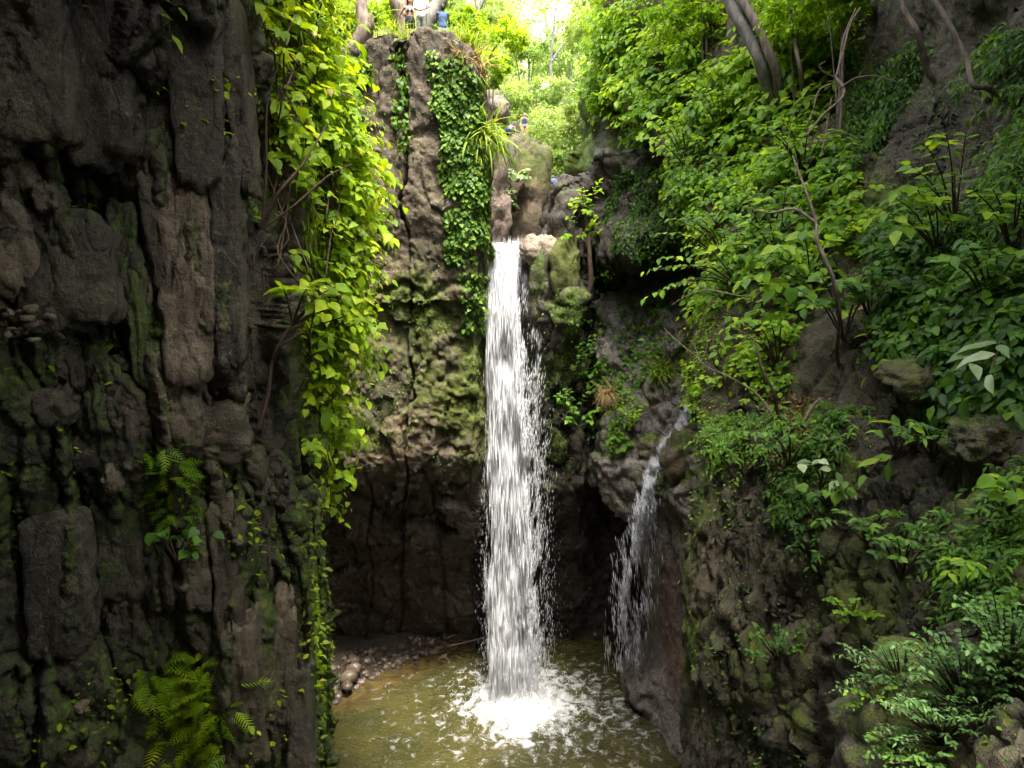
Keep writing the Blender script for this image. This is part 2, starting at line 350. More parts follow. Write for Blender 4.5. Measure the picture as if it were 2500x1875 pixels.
# --- rock column with the people on top, undercut at its foot
cpx = [560, 700, 790, 860, 920, 968, 984, 1000, 1050, 1110, 1158, 1180, 1196, 1200]
cD = [28, 26.2, 25.4, 25, 24.9, 24.9, 24.95, 24.9, 24.8, 24.8, 25.0, 26.6, 29, 33]
top = [150, 150, 140, 112, 84, 82, 96, 76, 74, 86, 128, 215, 260, 300]
rows = [('top', 0), (230, 0), (330, 0.1), (350, 0.0), (500, 0), (640, 0), (735, 0), (760, 0.35), (900, 0.35), (1010, 0.25), (1120, 0.35), (1190, 0.9), (1270, 2.2), (1360, 3.6), (1450, 4.8), (1530, 5.6), (1600, 6.3)]
net = []
for y, dd in rows:
    r = []
    for j, (a, d) in enumerate(zip(cpx, cD)):
        x = a
        if isinstance(y, int) and a > 1100: x = a + np.interp(y, [200, 500, 1000, 1500], [0, 6, 12, 14])
        if isinstance(y, int) and y > 1150: x = a + (1250 - a) * 0.0
        yy = top[j] if y == 'top' else (max(y, top[j] + 30) if y < 400 else y)
        u = np.interp(a, [560, 760, 860, 1000, 1200], [0.2, 0.75, 1, 1, 0.85])
        r.append(P(x, yy, d + dd * (u if dd > 0.5 else 1)))
    net.append(r)
first = np.array(net[0])
cap1 = first + np.array((0, 0.7, 0.02)); cap2 = first + np.array((0, 4.0, -0.2)); cap3 = first + np.array((0, 14.0, -0.4))
net = [cap3, cap2, cap1] + net
G = loft(net, 460, 250, [.1,.6]+[1]*17, [.2,.7]+[1]*9+[.5,.3])
N = facing(grid_normals(G), G); px, py = proj(G)
Wc = G + 0.3 * np.stack([fbm(G, 0.8, 3), fbm(G, 0.8, 3, off=7), fbm(G, 0.8, 3, off=15)], -1)
h1, k1 = facet(Wc, 0.5, (1, 1, 0.62), 2.5); h2, k2 = facet(Wc, 1.3, (1, 1, .8), 4.5)
band = np.exp(-((py - 335) / 30) ** 2)
e1, e2, ec = worley(G, 2.2, off=8.1)
big = 0.15 * fbm(G, 0.45, 4) + (0.10 + .12 * sstep(600, 760, py)) * h1 - 0.06 * k1 + 0.10 * h2 * sstep(600, 760, py) + band * np.clip(0.30 * (ec > 0.55) * sstep(0.55, 0.2, e1), 0, 1)
cx = 984 + 9 * vnoise(np.stack([py * 0.012, py * 0, py * 0], -1)) + np.interp(py, [100, 400, 700, 1000, 1500], [-4, 0, 10, 14, -6])
crack = np.exp(-((px - cx) / np.interp(py, [80, 350, 500, 1500], [5, 4, 3, 2.5])) ** 2) * (py > 60)
cx2 = 900 + 22 * vnoise(np.stack([py * 0.009 + 5, py * 0, py * 0], -1)); crack2 = np.exp(-((px - cx2) / 3.0) ** 2) * (py > 1150)
cx3 = np.interp(py, [1100, 1300, 1550], [1010, 1070, 1090]); crack3 = np.exp(-((px - cx3) / 4.0) ** 2) * (py > 1150)
bl = np.interp(px, [780, 880, 985, 1040, 1100, 1180], [690, 735, 690, 730, 690, 700]); hz = np.exp(-((py - bl) / 9) ** 2)
under = sstep(1130, 1230, py)
big = big + under * (.07 * h2 - .04 * k2 + .16 * h1)
G = G + N * (big - 0.55 * crack * (1 - .5 * under) - 0.3 * crack2 - 0.25 * crack3 - 0.22 * hz)[..., None]
N = facing(grid_normals(G), G)
h3, k3 = facet(G, 3.6, off=6.6)
G = G + N * ((0.06 * fbm(G, 1.6, 5, 0.6) + 0.035 * h3) * (1 - 0.5 * under) + 0.022 * fbm(G, 7, 3, .6) + .045 * (.5 - worley(G, 5.0, off=3.3)[0]) * (1 - under))[..., None]
N = facing(grid_normals(G), G)
mz = sstep(560, 720, py) * sstep(1180, 1050, py)
moss = mz * (0.42 + 0.55 * fbm(G, 0.55, 4, off=4)) + 0.25 * sstep(420, 600, py) * sstep(1180, 1000, py) * sstep(960, 1040, px) + 0.12 * fbm(G, 0.7, 3, off=2) * (1 - under) + 0.28 * sstep(100, 200, px - 960) * (1 - under) * sstep(300, 500, py)
moss = moss * (1 - sstep(1150, 1230, py))
tan = blobs(G, [(935, 660, 25, 1.0, .55), (900, 720, 25, .8, .6), (850, 660, 25, .8, .6), (1000, 700, 25, 0.6, .5), (950, 1115, 25, 1.1, .9), (1010, 900, 25, .5, .6), (830, 1000, 25.4, 1.2, .7),
                (1080, 960, 25, .8, .5), (1000, 1060, 25, 1.2, .55), (800, 1190, 25.6, 1.3, .8), (1050, 1060, 25, 1.0, .5), (960, 880, 25, .4, .6), (760, 1150, 25.6, 1.3, .6), (1020, 330, 25, .7, .3)])
wet = 0.12 + 0.8 * sstep(1160, 1260, py)  # wet rock plus painted shade: darkens the colour of the undercut
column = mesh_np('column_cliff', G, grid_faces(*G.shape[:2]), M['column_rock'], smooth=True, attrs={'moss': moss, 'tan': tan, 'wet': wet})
tag(column, 'tall brown rock column split by a vertical crack beside the main waterfall', 'cliff', kind='structure')
CL['column'] = (G, N)

# --- wall behind and beside the fall
wpx = [1160, 1200, 1250, 1290, 1335, 1385, 1420, 1440, 1480, 1560, 1650, 1730, 1830, 1960]
wtop = [602, 600, 599, 600, 560, 470, 450, 430, 395, 385, 395, 400, 400, 400]
prof = {   # survey row -> distance per column
 'top': [29, 28.6, 28.2, 28.0, 28.0, 28.4, 28.6, 28.8, 28.4, 27.6, 26.6, 25.4, 23.5, 21],
 520: [29, 28.6, 28.0, 27.7, 27.0, 27.0, 27.4, 28.4, 27.6, 26.6, 25.6, 24.6, 23, 21],
 620: [29, 28.5, 27.9, 27.4, 26.5, 26.2, 26.8, 28.6, 27.4, 26.3, 25.4, 24.4, 23, 21],
 690: [29, 28.5, 27.9, 27.2, 26.3, 26.1, 26.9, 29.6, 30.2, 30.0, 29, 27.6, 25.5, 23],
 850: [29, 28.5, 27.9, 27.1, 26.2, 26.1, 27.0, 29.8, 30.6, 30.4, 29.6, 28, 26, 24],
 1020: [29, 28.6, 28.0, 27.2, 26.4, 26.4, 27.2, 29.4, 30.4, 30.4, 29.6, 28, 26, 24],
 1180: [29.4, 29, 28.4, 27.6, 27.0, 27.2, 27.8, 29.2, 30.4, 30.6, 29.8, 28, 26, 24],
 1300: [30, 29.8, 29.3, 28.8, 28.4, 28.6, 28.8, 29.6, 30.6, 30.8, 30, 28, 26, 24],
 1420: [30.6, 30.6, 30.4, 30.1, 29.8, 29.8, 30.0, 30.4, 30.9, 31, 30, 28, 26, 24],
 1520: [31, 31, 31, 30.8, 30.6, 30.6, 30.7, 30.8, 31, 31, 30, 28, 26, 24],
 1620: [31.6, 31.6, 31.6, 31.4, 31.3, 31.2, 31.2, 31.2, 31.3, 31.3, 30, 28, 26, 24]}
net = [[P(a, wtop[j] if y == 'top' else max(y, wtop[j] + 40) if y < 600 else y, d) for j, (a, d) in enumerate(zip(wpx, ds))] for y, ds in prof.items()]
first = np.array(net[0]); net = [first + np.array((0, 7, 0.35)), first + np.array((0, 0.7, 0.12))] + net
G = loft(net, 310, 250, [.2,1]+[1]*10, None); N = facing(grid_normals(G), G); px, py = proj(G)
under = sstep(1130, 1250, py)
h1, k1 = facet(G + 0.3 * fbm(G, 0.8, 3)[..., None], 0.55, (1, 1, 0.45), 7.5); h2, k2 = facet(G, 1.7, (1, 1, .6), 3.5)
lipm = sstep(1320, 1280, px) * sstep(640, 605, py)
G = G + N * ((0.45 * fbm(G, 0.5, 4, off=6) + 0.32 * h1 - 0.14 * k1 + .13 * h2 - .05 * k2) * (1 - .4 * under) * (1 - 0.85 * lipm))[..., None]
N = facing(grid_normals(G), G)
G = G + N * (0.13 * fbm(G, 1.7, 5, .55) * (1 - .5 * under) * (1 - 0.8 * lipm))[..., None]; N = facing(grid_normals(G), G)
moss = 0.15 + 0.5 * fbm(G, 0.6, 4, off=8) - 0.8 * under
moss = np.maximum(moss, blobs(G, [(1385, 750, 26, 1.0, .9), (1380, 900, 26, .9, .7), (1345, 1080, 26.4, .7, .9), (1400, 820, 26, .8, .7), (1325, 690, 26.4, .5, .9)]))
tan = blobs(G, [(1365, 690, 26, .5, .8), (1330, 640, 26.4, .6, .4), (1395, 930, 26, .7, .4), (1210, 560, 28, .6, .5)])
wet = 0.2 + 0.7 * sstep(1150, 1280, py) + 0.6 * np.exp(-((px - 1330) / 30) ** 2)
fallw = mesh_np('waterfall_cliff', G, grid_faces(*G.shape[:2]), M['dark_rock'], smooth=True, attrs={'moss': moss, 'tan': tan, 'wet': wet})
tag(fallw, 'dark wet rock wall behind the main waterfall with an overhang of ivy', 'cliff', kind='structure')
CL['fall'] = (G, N)

# --- wet slope and smooth ridge of the small side cascade
arow = [(640, (1500, 29.5), (1590, 28.6), (1690, 27.6), (1760, 26.5), (1900, 24)), (740, (1490, 29), (1590, 28), (1680, 27), (1740, 25.8), (1900, 23)),
        (850, (1465, 27.8), (1580, 26.8), (1660, 25.8), (1720, 24.5), (1900, 21)), (960, (1480, 26.8), (1580, 25.7), (1650, 24.8), (1720, 23.2), (1900, 20)),
        (1060, (1478, 26.0), (1570, 24.8), (1630, 24.2), (1720, 22.3), (1900, 19.5)), (1140, (1455, 25.6), (1570, 24.4), (1630, 23.7), (1720, 21.6), (1900, 19)),
        (1215, (1480, 25.4), (1585, 24.3), (1640, 23.5), (1720, 21.3), (1900, 19)), (1290, (1556, 25.4), (1612, 24.4), (1655, 23.4), (1720, 21.2), (1900, 19)),
        (1420, (1588, 25.6), (1625, 24.6), (1660, 23.4), (1720, 21.2), (1900, 19)), (1550, (1602, 25.9), (1635, 24.8), (1668, 23.4), (1722, 21), (1900, 19)),
        (1620, (1588, 26.0), (1628, 24.9), (1668, 23.3), (1722, 20.8), (1900, 19)), (1660, (1540, 26.5), (1610, 25.0), (1665, 23.2), (1722, 20.6), (1900, 19)),
        (1725, (1530, 26.3), (1612, 24.7), (1670, 22.8), (1724, 20.4), (1900, 19)), (1800, (1592, 24.6), (1645, 23.4), (1685, 22.0), (1726, 20), (1900, 18.5)),
        (1900, (1668, 22.4), (1690, 21.4), (1706, 20.6), (1730, 19.4), (1900, 18)), (2050, (1700, 20.2), (1712, 19.6), (1722, 19.2), (1736, 18.6), (1900, 17))]
net = []
for y, *c in arow:
    s = P(c[0][0], y, c[0][1]); net.append([s + np.array((0.9, 5.0, 0.0)), s + np.array((-0.02, 1.5, 0.0))] + [P(a, y, d) for a, d in c])
G = loft(net, 340, 170, None, [.2,.6]+[1]*3+[.5]); N = facing(grid_normals(G), G); px, py = proj(G)
sm = sstep(1180, 1320, py)
h1, k1 = facet(G + .3 * fbm(G, .9, 2)[..., None], 0.9, off=1.5); h2, k2 = facet(G, 2.4, off=2.5)
G = G + N * ((0.32 * fbm(G, 0.7, 4, off=14) + .24 * h1 - .1 * k1 + .09 * h2) * (1 - 0.72 * sm))[..., None]
flute = np.exp(-((px - np.interp(py, [1250, 1400, 1600, 1750], [1612, 1650, 1668, 1676])) / 6) ** 2) * sstep(1240, 1300, py)
G = G - N * (0.22 * flute)[..., None]; N = facing(grid_normals(G), G)
G = G + N * (0.10 * fbm(G, 2.0, 5, .55) * (1 - .55 * sm) + 0.02 * fbm(G, 7.0, 3))[..., None]; N = facing(grid_normals(G), G)
moss = 0.25 + .4 * fbm(G, .8, 3, off=3) - sm
moss = np.maximum(moss, blobs(G, [(1690, 860, 25.2, .9, 1), (1640, 905, 25.5, .8, .9), (1580, 1000, 25.6, .6, .8), (1650, 1120, 23.8, .8, .8), (1610, 985, 25.2, .45, .8), (1680, 1150, 23, .7, .8), (1500, 1080, 25.5, .8, .6)]))
moss = moss - 0.9 * blobs(G, [(1625, 1010, 25, .9, 1), (1600, 1050, 25, .7, 1), (1655, 960, 25, .6, 1)])
tan = 0.75 * np.exp(-((px - np.interp(py, [1350, 1600, 1720], [1625, 1645, 1660])) / 24) ** 2) * sstep(1330, 1420, py) * sstep(1740, 1650, py)
alc = mesh_np('cascade_slope', G, grid_faces(*G.shape[:2]), M['wet_rock'], smooth=True, attrs={'moss': moss, 'tan': tan, 'wet': np.clip(0.45 + .4 * fbm(G, 1.1, 3), 0, 1)})
tag(alc, 'smooth wet grey brown rock ridge under the small side cascade', 'cliff', kind='structure')
CL['alcove'] = (G, N)

# --- right foreground cliff and planted slope
rr = [(-2600, 1440, 40, 7.5), (-1500, 1440, 38, 9.5), (-600, 1440, 35, 11.8), (0, 1470, 32, 13), (200, 1500, 29.5, 12.6), (330, 1580, 26, 12.0), (450, 1680, 21.5, 11.4), (600, 1772, 17.6, 10.5), (750, 1735, 16.4, 9.8), (900, 1702, 15.4, 9.1),
      (1000, 1690, 15.0, 8.6), (1045, 1742, 13.7, 8.4), (1080, 1728, 13.3, 8.25), (1170, 1712, 13.0, 8.0), (1300, 1696, 12.7, 7.5), (1500, 1687, 12.4, 6.8), (1700, 1683, 12.1, 6.0), (1900, 1680, 11.9, 5.2), (2500, 1672, 11.6, 4.4), (3600, 1668, 11.5, 4.0)]  # rows above the frame lean inward, shaped to darken the upper right
net = []
for y, e, de, dr in rr:
    r = [P(e + 130, y, de + 11), P(e + 45, y, de + 4), P(e + 8, y, de + 1.2)]
    for s in (0, 0.12, 0.28, 0.45, 0.62, 0.8, 1.0, 1.5, 2.6):
        d = de * (dr / de) ** min(s, 1.0) * (1 if s <= 1 else {1.5: 0.74, 2.6: 0.42}[s])
        yy = max(min(y, 1900 if s > 1 else 9e9), -700 if s > 2 else -9e9)
        r.append(P(e + (2500 - e) * s, yy, d))
    net.append(r)
r0 = np.array(net[0]); net = [r0 + np.array((6, 0, 9.0)), r0 + np.array((.6, 0, 4.0))] + net
G = loft(net, 430, 350, [.05,.05,.05,.1,.3]+[1]*14+[.3,.1], [.08,.2,1]+[1]*6+[.3,.06]); N = facing(grid_normals(G), G); px, py = proj(G)
h1, k1 = facet(G + .2 * fbm(G, .8, 2)[..., None], 0.6, (1, 1, .3), 11.5); h2, k2 = facet(G + .15 * fbm(G, 1.7, 3)[..., None], 1.8, (1, 1, .28), 3.3); h3, k3 = facet(G + .08 * fbm(G, 3.1, 2)[..., None], 4.6, (1, 1, .25), 6.3)
soft = sstep(1060, 960, py) * sstep(-100, 100, py)
low = sstep(1040, 1200, py)
bigd = 0.22 * fbm(G, 0.4, 3, off=5) + (.22 * h1 - .12 * k1) * (1 - .45 * soft) + (.09 * h2 - .03 * k2 + .06 * h3 - .02 * k3) * (1 - .5 * soft)
chasm = np.exp(-((px - np.interp(py, [1350, 1500, 1700, 1900], [1990, 1975, 2020, 1960])) / np.interp(py, [1350, 1600, 1900], [25, 60, 50])) ** 2) * sstep(1330, 1480, py)
edge = sstep(1690, 1800, px)
G = G + N * (bigd * (0.35 + 0.65 * edge) - .9 * chasm)[..., None]; N = facing(grid_normals(G), G)
det = 0.13 * fbm(G, 1.5, 5, .6, (1, 1, .55)) + low * (0.075 * ridged(G, 3.6, 4, (1, 1, .2)) + .06 * fbm(G, 6, 4, .65, (1, 1, .3)))
G = G + N * det[..., None]; N = facing(grid_normals(G), G)
moss = 0.06 + .6 * fbm(G, .55, 4, off=7) + .45 * fbm(G, 1.6, 4, .6, (1, 1, .25), 17) + .40 * sstep(.2, .8, N[..., 2])
em = np.exp(-((px - np.interp(py, [600, 750, 900, 1000, 1045, 1170, 1300, 1900], [1775, 1740, 1706, 1694, 1744, 1716, 1700, 1684])) / 26) ** 2) * sstep(560, 650, py)
moss = moss + 0.85 * em * np.interp(py, [600, 1250, 1400, 1900], [1, 1, .45, .5])
moss = np.maximum(moss, blobs(G, [(2000, 1130, 10.5, .7, .7), (2340, 1030, 8.7, .5, .7), (2350, 1200, 8.4, .7, .6), (2430, 1330, 7.7, .8, .6), (2140, 1400, 9.2, .8, .7), (2250, 940, 9.6, .6, .8)])) - 0.35 * sstep(1250, 1400, py) * sstep(1900, 1800, px)
tan = blobs(G, [(1700, 1420, 12.6, .6, .5), (1720, 1700, 12, .8, .5), (1745, 1330, 12.4, .5, .45), (1735, 1235, 12.8, .35, .5), (1900, 1750, 11, .5, .4)])
rightc = mesh_np('right_cliff', G, grid_faces(*G.shape[:2]), M['right_rock'], smooth=False, attrs={'moss': moss, 'tan': tan, 'wet': np.clip(.25 + .8 * fbm(G, .7, 3, off=2), 0, .8) * low})
tag(rightc, 'mossy rock cliff and overgrown slope facing the side cascade', 'cliff', kind='structure')
CL['right'] = (G, N)

# --- unseen wall added behind the viewpoint to keep sky light off the near rock
yy_, zz_ = np.linspace(-1, 1, 60), np.linspace(-2, 31, 70); S, Zz = np.meshgrid(yy_, zz_); G = np.stack([11 * S, -5.5 + 3.5 * S ** 2 - .05 * (Zz - 18), Zz], -1)
G[..., 1] += .8 * facet(G, .35, (1, 1, .4), 3.0)[0] + .3 * fbm(G, .8, 4)
rear = mesh_np('rear_sky_blocker', G, grid_faces(70, 60), M['right_rock'], smooth=True, attrs={'moss': .2 + .5 * fbm(G, .5, 3), 'tan': 0 * S, 'wet': 0 * S}); tag(rear, 'unseen rock wall added behind the viewpoint to block sky light', 'cliff', kind='structure')

# --- rock of the far right bank above the ivy, leading into the upper valley
brow = [(185, (1465, 33), (1500, 31), (1560, 30), (1680, 28), (1850, 25)), (225, (1428, 33.6), (1480, 31.4), (1560, 30), (1680, 28), (1850, 25)), (330, (1420, 33), (1475, 31), (1560, 29.6), (1680, 27.6), (1850, 25)),
        (440, (1412, 32.4), (1470, 30.6), (1560, 29), (1680, 27.2), (1850, 25)), (520, (1425, 31.6), (1470, 30), (1560, 28.6), (1680, 27), (1850, 25)), (640, (1435, 31), (1475, 30), (1560, 29), (1680, 28), (1850, 26))]
net = []
for y, *c in brow:
    s = P(c[0][0], y, c[0][1]); net.append([s + np.array((1.8, 9, 0)), s + np.array((0.25, 2, 0))] + [P(a, y, d) for a, d in c])
first = np.array(net[0]); net = [first + np.array((0.5, 6, 0.6)), first + np.array((0.1, 1.2, .1))] + net
G = loft(net, 130, 150); N = facing(grid_normals(G), G)
h1, k1 = facet(G + .3 * fbm(G, .8, 2)[..., None], .6, (1, 1, .7), 4.4)
G = G + N * (.4 * fbm(G, .6, 4) + .4 * h1 - .2 * k1 + .12 * fbm(G, 2, 4))[..., None]; N = facing(grid_normals(G), G); px, py = proj(G)
moss = .2 + .5 * fbm(G, .7, 3) + .8 * sstep(1470, 1425, px) * sstep(480, 380, py)
bank = mesh_np('upper_bank_cliff', G, grid_faces(*G.shape[:2]), M['dark_rock'], smooth=True, attrs={'moss': moss, 'tan': .5 * blobs(G, [(1510, 420, 30, 1.2, 1)]), 'wet': 0 * moss})
tag(bank, 'moss edged grey rock bank above the dark ivy curtain', 'cliff', kind='structure')
CL['bank'] = (G, N)

# --- upper valley ground
nx, ny = 150, 130
xs = np.linspace(-75, 75, nx); ys = np.concatenate([np.linspace(33, 60, 60), np.linspace(61, 170, ny - 60)])
X, Y = np.meshgrid(xs, ys)
def valley_z(X, Y):
    ax = np.abs(X - 2.2 - 0.03 * (Y - 35)); side = sstep(2.2, 6.0, ax)
    left = 4.3 * sstep(0, -3, X) * sstep(60, 35, Y)
    return 18.6 + 0.10 * (Y - 33) * 0.9 + sstep(45, 170, Y) * 22 + side * (1.6 + 0.10 * np.maximum(Y - 35, 0)) + left + np.maximum(ax - 7, 0) * 0.32
Z = valley_z(X, Y) + 0.5 * fbm(np.stack([X, Y, 0 * X], -1), .12, 4)
G = np.stack([X, Y, Z], -1); CL['valley'] = (G, np.broadcast_to(np.array((0, 0, 1.0)), G.shape))
gr = mesh_np('ground', G, grid_faces(ny, nx), M['soil'], smooth=True, attrs={'moss': .5 + .4 * fbm(G, .3, 3), 'tan': 0 * X, 'wet': 0 * X})
tag(gr, 'overgrown valley floor above the falls', 'ground', kind='structure')

# ------------------------------------------------------------------ water
def mat_white_water():
    m, nt, out = nodes('white_water'); b = NB(nt)
    d = b.n('BsdfDiffuse'); d.inputs['Color'].default_value = (0.70, 0.705, 0.71, 1)
    t = b.n('BsdfTranslucent'); t.inputs['Color'].default_value = (0.70, 0.705, 0.71, 1)
    g = b.n('BsdfGlossy'); g.inputs['Roughness'].default_value = 0.35; g.inputs['Color'].default_value = (0.9, 0.9, 0.92, 1)
    m1 = b.n('MixShader'); m1.inputs[0].default_value = 0.45; nt.links.new(d.outputs[0], m1.inputs[1]); nt.links.new(t.outputs[0], m1.inputs[2])
    m2 = b.n('MixShader'); m2.inputs[0].default_value = 0.12; nt.links.new(m1.outputs[0], m2.inputs[1]); nt.links.new(g.outputs[0], m2.inputs[2])
    nt.links.new(m2.outputs[0], out.inputs['Surface']); return m
M['white_water'] = mat_white_water()
def mat_pool():
    m, nt, out = nodes('pool_water'); b = NB(nt); co = b.coord()
    f = b.noise(0.35, co, detail=3); deep = b.mix(b.ramp(f, 0.35, 0.65), (0.054, 0.048, 0.014), (0.034, 0.034, 0.011))
    col = b.mix(b.attr('shallow'), deep, b.mix(b.ramp(b.noise(2.2, co, detail=4), 0.4, 0.62), (0.080, 0.056, 0.018), (0.040, 0.030, 0.011)))
    lace = b.n('TexNoise'); lace.inputs['Scale'].default_value = 2.4; lace.inputs['Detail'].default_value = 7; lace.inputs['Roughness'].default_value = 0.72; lace.inputs['Distortion'].default_value = 0.5
    nt.links.new(co, lace.inputs['Vector'])
    fo = b.math('ADD', b.attr('foam'), b.ramp(lace.outputs['Fac'], 0.25, 0.75, -0.55, 0.55))
    fo = b.ramp(fo, 0.22, 1.05)
    col2 = b.mix(fo, col, (0.55, 0.55, 0.53))
    p = b.n('BsdfPrincipled'); b.put(p.inputs['Base Color'], col2); b.put(p.inputs['Roughness'], b.math('ADD', 0.05, b.math('MULTIPLY', fo, 0.6)))
    p.inputs['IOR'].default_value = 1.33; p.inputs['Specular IOR Level'].default_value = 0.5
    h = b.math('ADD', b.noise(3.0, co, detail=3, dist=0.6), b.math('MULTIPLY', b.noise(9.0, co, detail=2, dist=0.8), 0.5))
    b.put(p.inputs['Normal'], b.bump(h, 0.8, 0.13)); nt.links.new(p.outputs[0], out.inputs['Surface']); return m
M['pool'] = mat_pool()
IMP = np.array((P(1268, 1690, 26.2)[0], 26.0, 0.0))
nx, ny = 220, 240
xs = np.linspace(-12, 11, nx); ys = np.linspace(9, 33.5, ny); X, Y = np.meshgrid(xs, ys)
r = np.hypot((X - IMP[0]) * 0.9, Y - IMP[1]); th = np.arctan2(Y - IMP[1], X - IMP[0]); Q = np.stack([X, Y, 0 * X], -1)
Z = 0.05 * np.sin(r * 5.2 + 1.6 * fbm(Q, .9, 3)) * np.exp(-r / 4.5) + 0.05 * fbm(Q, 1.4, 4) * np.exp(-r / 5) + 0.018 * fbm(Q, 2.4, 3)
Z = Z + 0.26 * np.exp(-(r / 1.3) ** 2) * (0.8 + 0.9 * np.abs(fbm(Q, 2.2, 4))) + 0.10 * np.exp(-(r / 2.6) ** 2) * np.abs(fbm(Q, 2.6, 4))
foam = 0.80 * np.exp(-(r / 1.9) ** 2) + 0.50 * np.exp(-(r / 4.4) ** 2) * (1 + 0.55 * fbm(np.stack([np.cos(th) * 2, np.sin(th) * 2, r * .8], -1), 1.2, 3))
foam = foam + 0.35 * np.exp(-((X - 4.6) / .9) ** 2 - ((Y - 25.2) / 1.8) ** 2) + 0.2 * sstep(24.5, 21, Y) * sstep(1.0, 5.5, X) - 0.12
sx = np.interp(Y, [22, 25, 28, 30.5], [-9, -8.2, -5.2, -2.2])
shal = sstep(2.3, 0.0, X - sx)
pool = mesh_np('pool_water', np.stack([X, Y, Z], -1), grid_faces(ny, nx), M['pool'], smooth=True, attrs={'foam': foam, 'shallow': shal})
tag(pool, 'olive green plunge pool churned white where the fall lands', 'water', kind='structure')

SPv = np.array([(0, 0, 0.5), (1, 0, -0.05), (-0.5, 0.866, -0.05), (-0.5, -0.866, -0.05), (0, 0, -0.5)])
SPf = np.array([(0, 1, 2), (0, 2, 3), (0, 3, 1), (4, 2, 1), (4, 3, 2), (4, 1, 3)])
def spindles(pos, axis, length, width):
    n = len(pos); Z = nrmz(axis); a = rng.normal(size=(n, 3)); X = nrmz(np.cross(Z, a)); Y = np.cross(Z, X)
    V = pos[:, None] + SPv[None, :, 0:1] * X[:, None] * width[:, None, None] + SPv[None, :, 1:2] * Y[:, None] * width[:, None, None] + SPv[None, :, 2:3] * Z[:, None] * length[:, None, None]
    return V.reshape(-1, 3), (SPf[None] + (np.arange(n) * 5)[:, None, None]).reshape(-1, 3)
def lerp_py(y, ys, vs): return np.interp(y, ys, vs)
def fall_points(n, y0, y1, bias=1.0):
    """random survey rows, with the core filled and the outer side thinning out"""
    y = y0 + (y1 - y0) * rng.random(n) ** bias
    l = lerp_py(y, [590, 700, 1000, 1400, 1700], [1190, 1191, 1191, 1190, 1200]); core = lerp_py(y, [590, 640, 720, 900, 1100, 1300, 1700], [1278, 1274, 1256, 1268, 1284, 1294, 1298])
    return y, l, core
wf = empty('waterfall', (IMP[0], IMP[1] + .3, 0)); tag(wf, 'tall white waterfall plunging from the rock lip into the pool', 'waterfall')
# falling water: dense core of elongated drops, gathered in clumps
n = 13000; y, l, c = fall_points(n, 594, 1735); s = rng.random(n); x = l + (c - l) * s
Dd = lerp_py(y, [590, 640, 760, 1735], [27.7, 27.0, 26.35, 26.1]) + rng.normal(size=n) * lerp_py(y, [590, 700, 1700], [.05, .2, .36])
pt = np.array([P(a, b_, d) for a, b_, d in zip(x, y, Dd)]); pt[:, 0] += rng.normal(size=n) * lerp_py(y, [590, 700, 1700], [.01, .05, .10])
cl = fbm(pt, 1.5, 3, .6, (1.5, .8, .42), 4) + .35 * fbm(pt, 4.5, 2, .5, (1.2, 1, .22))
keep = rng.random(n) < np.clip(0.62 + 1.15 * cl * lerp_py(y, [600, 900, 1400, 1735], [.55, .9, 1.2, 1.3]) - lerp_py(y, [600, 900, 1500, 1735], [-.15, 0, .12, .22]), 0.03, 1)
pt = pt[keep]; yy = y[keep]; n = len(pt)
V, Fc = spindles(pt, np.array((0, 0, 1.0)) + rng.normal(size=(n, 3)) * .02, (0.6 + 1.6 * rng.random(n)) * lerp_py(yy, [595, 700, 1000, 1700], [.35, .8, 1.0, 1.0]), .004 + .006 * rng.random(n))
adopt(tag(mesh_np('falling_water', V, Fc, M['white_water'], smooth=True), kind='stuff'), wf)
# solid heart of the fall: torn, fluted curtains inside the drops
nu_, nv_ = 76, 330; yv = np.linspace(596, 1730, nv_); sv = np.linspace(0, 1, nu_); Yg, Sg = np.meshgrid(yv, sv, indexing='ij')
lg = lerp_py(Yg, [590, 700, 1000, 1400, 1730], [1184, 1187, 1190, 1192, 1204]); cg = lerp_py(Yg, [590, 640, 720, 900, 1100, 1300, 1730], [1288, 1282, 1268, 1274, 1288, 1297, 1302])
for lay in range(3):
    Dl = lerp_py(yv, [590, 640, 760, 1735], [27.75, 27.1, 26.5, 26.25]) + (.3 - .3 * lay) * lerp_py(yv, [596, 700, 1700], [.1, .6, 1.0])
    Gc = np.array([[P(lg[i, j] + (cg[i, j] - lg[i, j]) * sv[j], yv[i], Dl[i]) for j in range(nu_)] for i in range(nv_)])
    am = lerp_py(Yg, [596, 680, 1000, 1725], [.02, .10, .22, .30]); Gc[..., 1] -= am * (fbm(Gc, 2.6, 4, .6, (1.6, 1, .16), 2 + lay) * .8 + .5 * fbm(Gc, 7, 2, .6, (1.4, 1, .10))) - .25 * (2 * Sg - 1) ** 2
    Gc[..., 0] += .03 * fbm(Gc, 3, 3, .6, (1, 1, .3), 9 + lay)
    hole = .8 * fbm(Gc, 1.5, 3, .6, (1.5, .8, .40), 4 + 5 * lay) + (.35 + .3 * lay) * fbm(Gc, 7, 3, .6, (1.4, 1, .06), 6 + 3 * lay) - lerp_py(Yg, [596, 680, 900], [0, .4, .9]) * np.abs(2 * Sg - 1) ** 6 - lerp_py(Yg, [596, 650, 900, 1400, 1660, 1730], [.0, -.05, -.1, .05, .35, 1.1]) - .25 * lay
    fq = grid_faces(nv_, nu_).reshape(nv_ - 1, nu_ - 1, 4)[(hole[:-1, :-1] > -.55)]
    adopt(tag(mesh_np('water_curtain', Gc, fq, M['white_water'], smooth=True), kind='stuff'), wf)
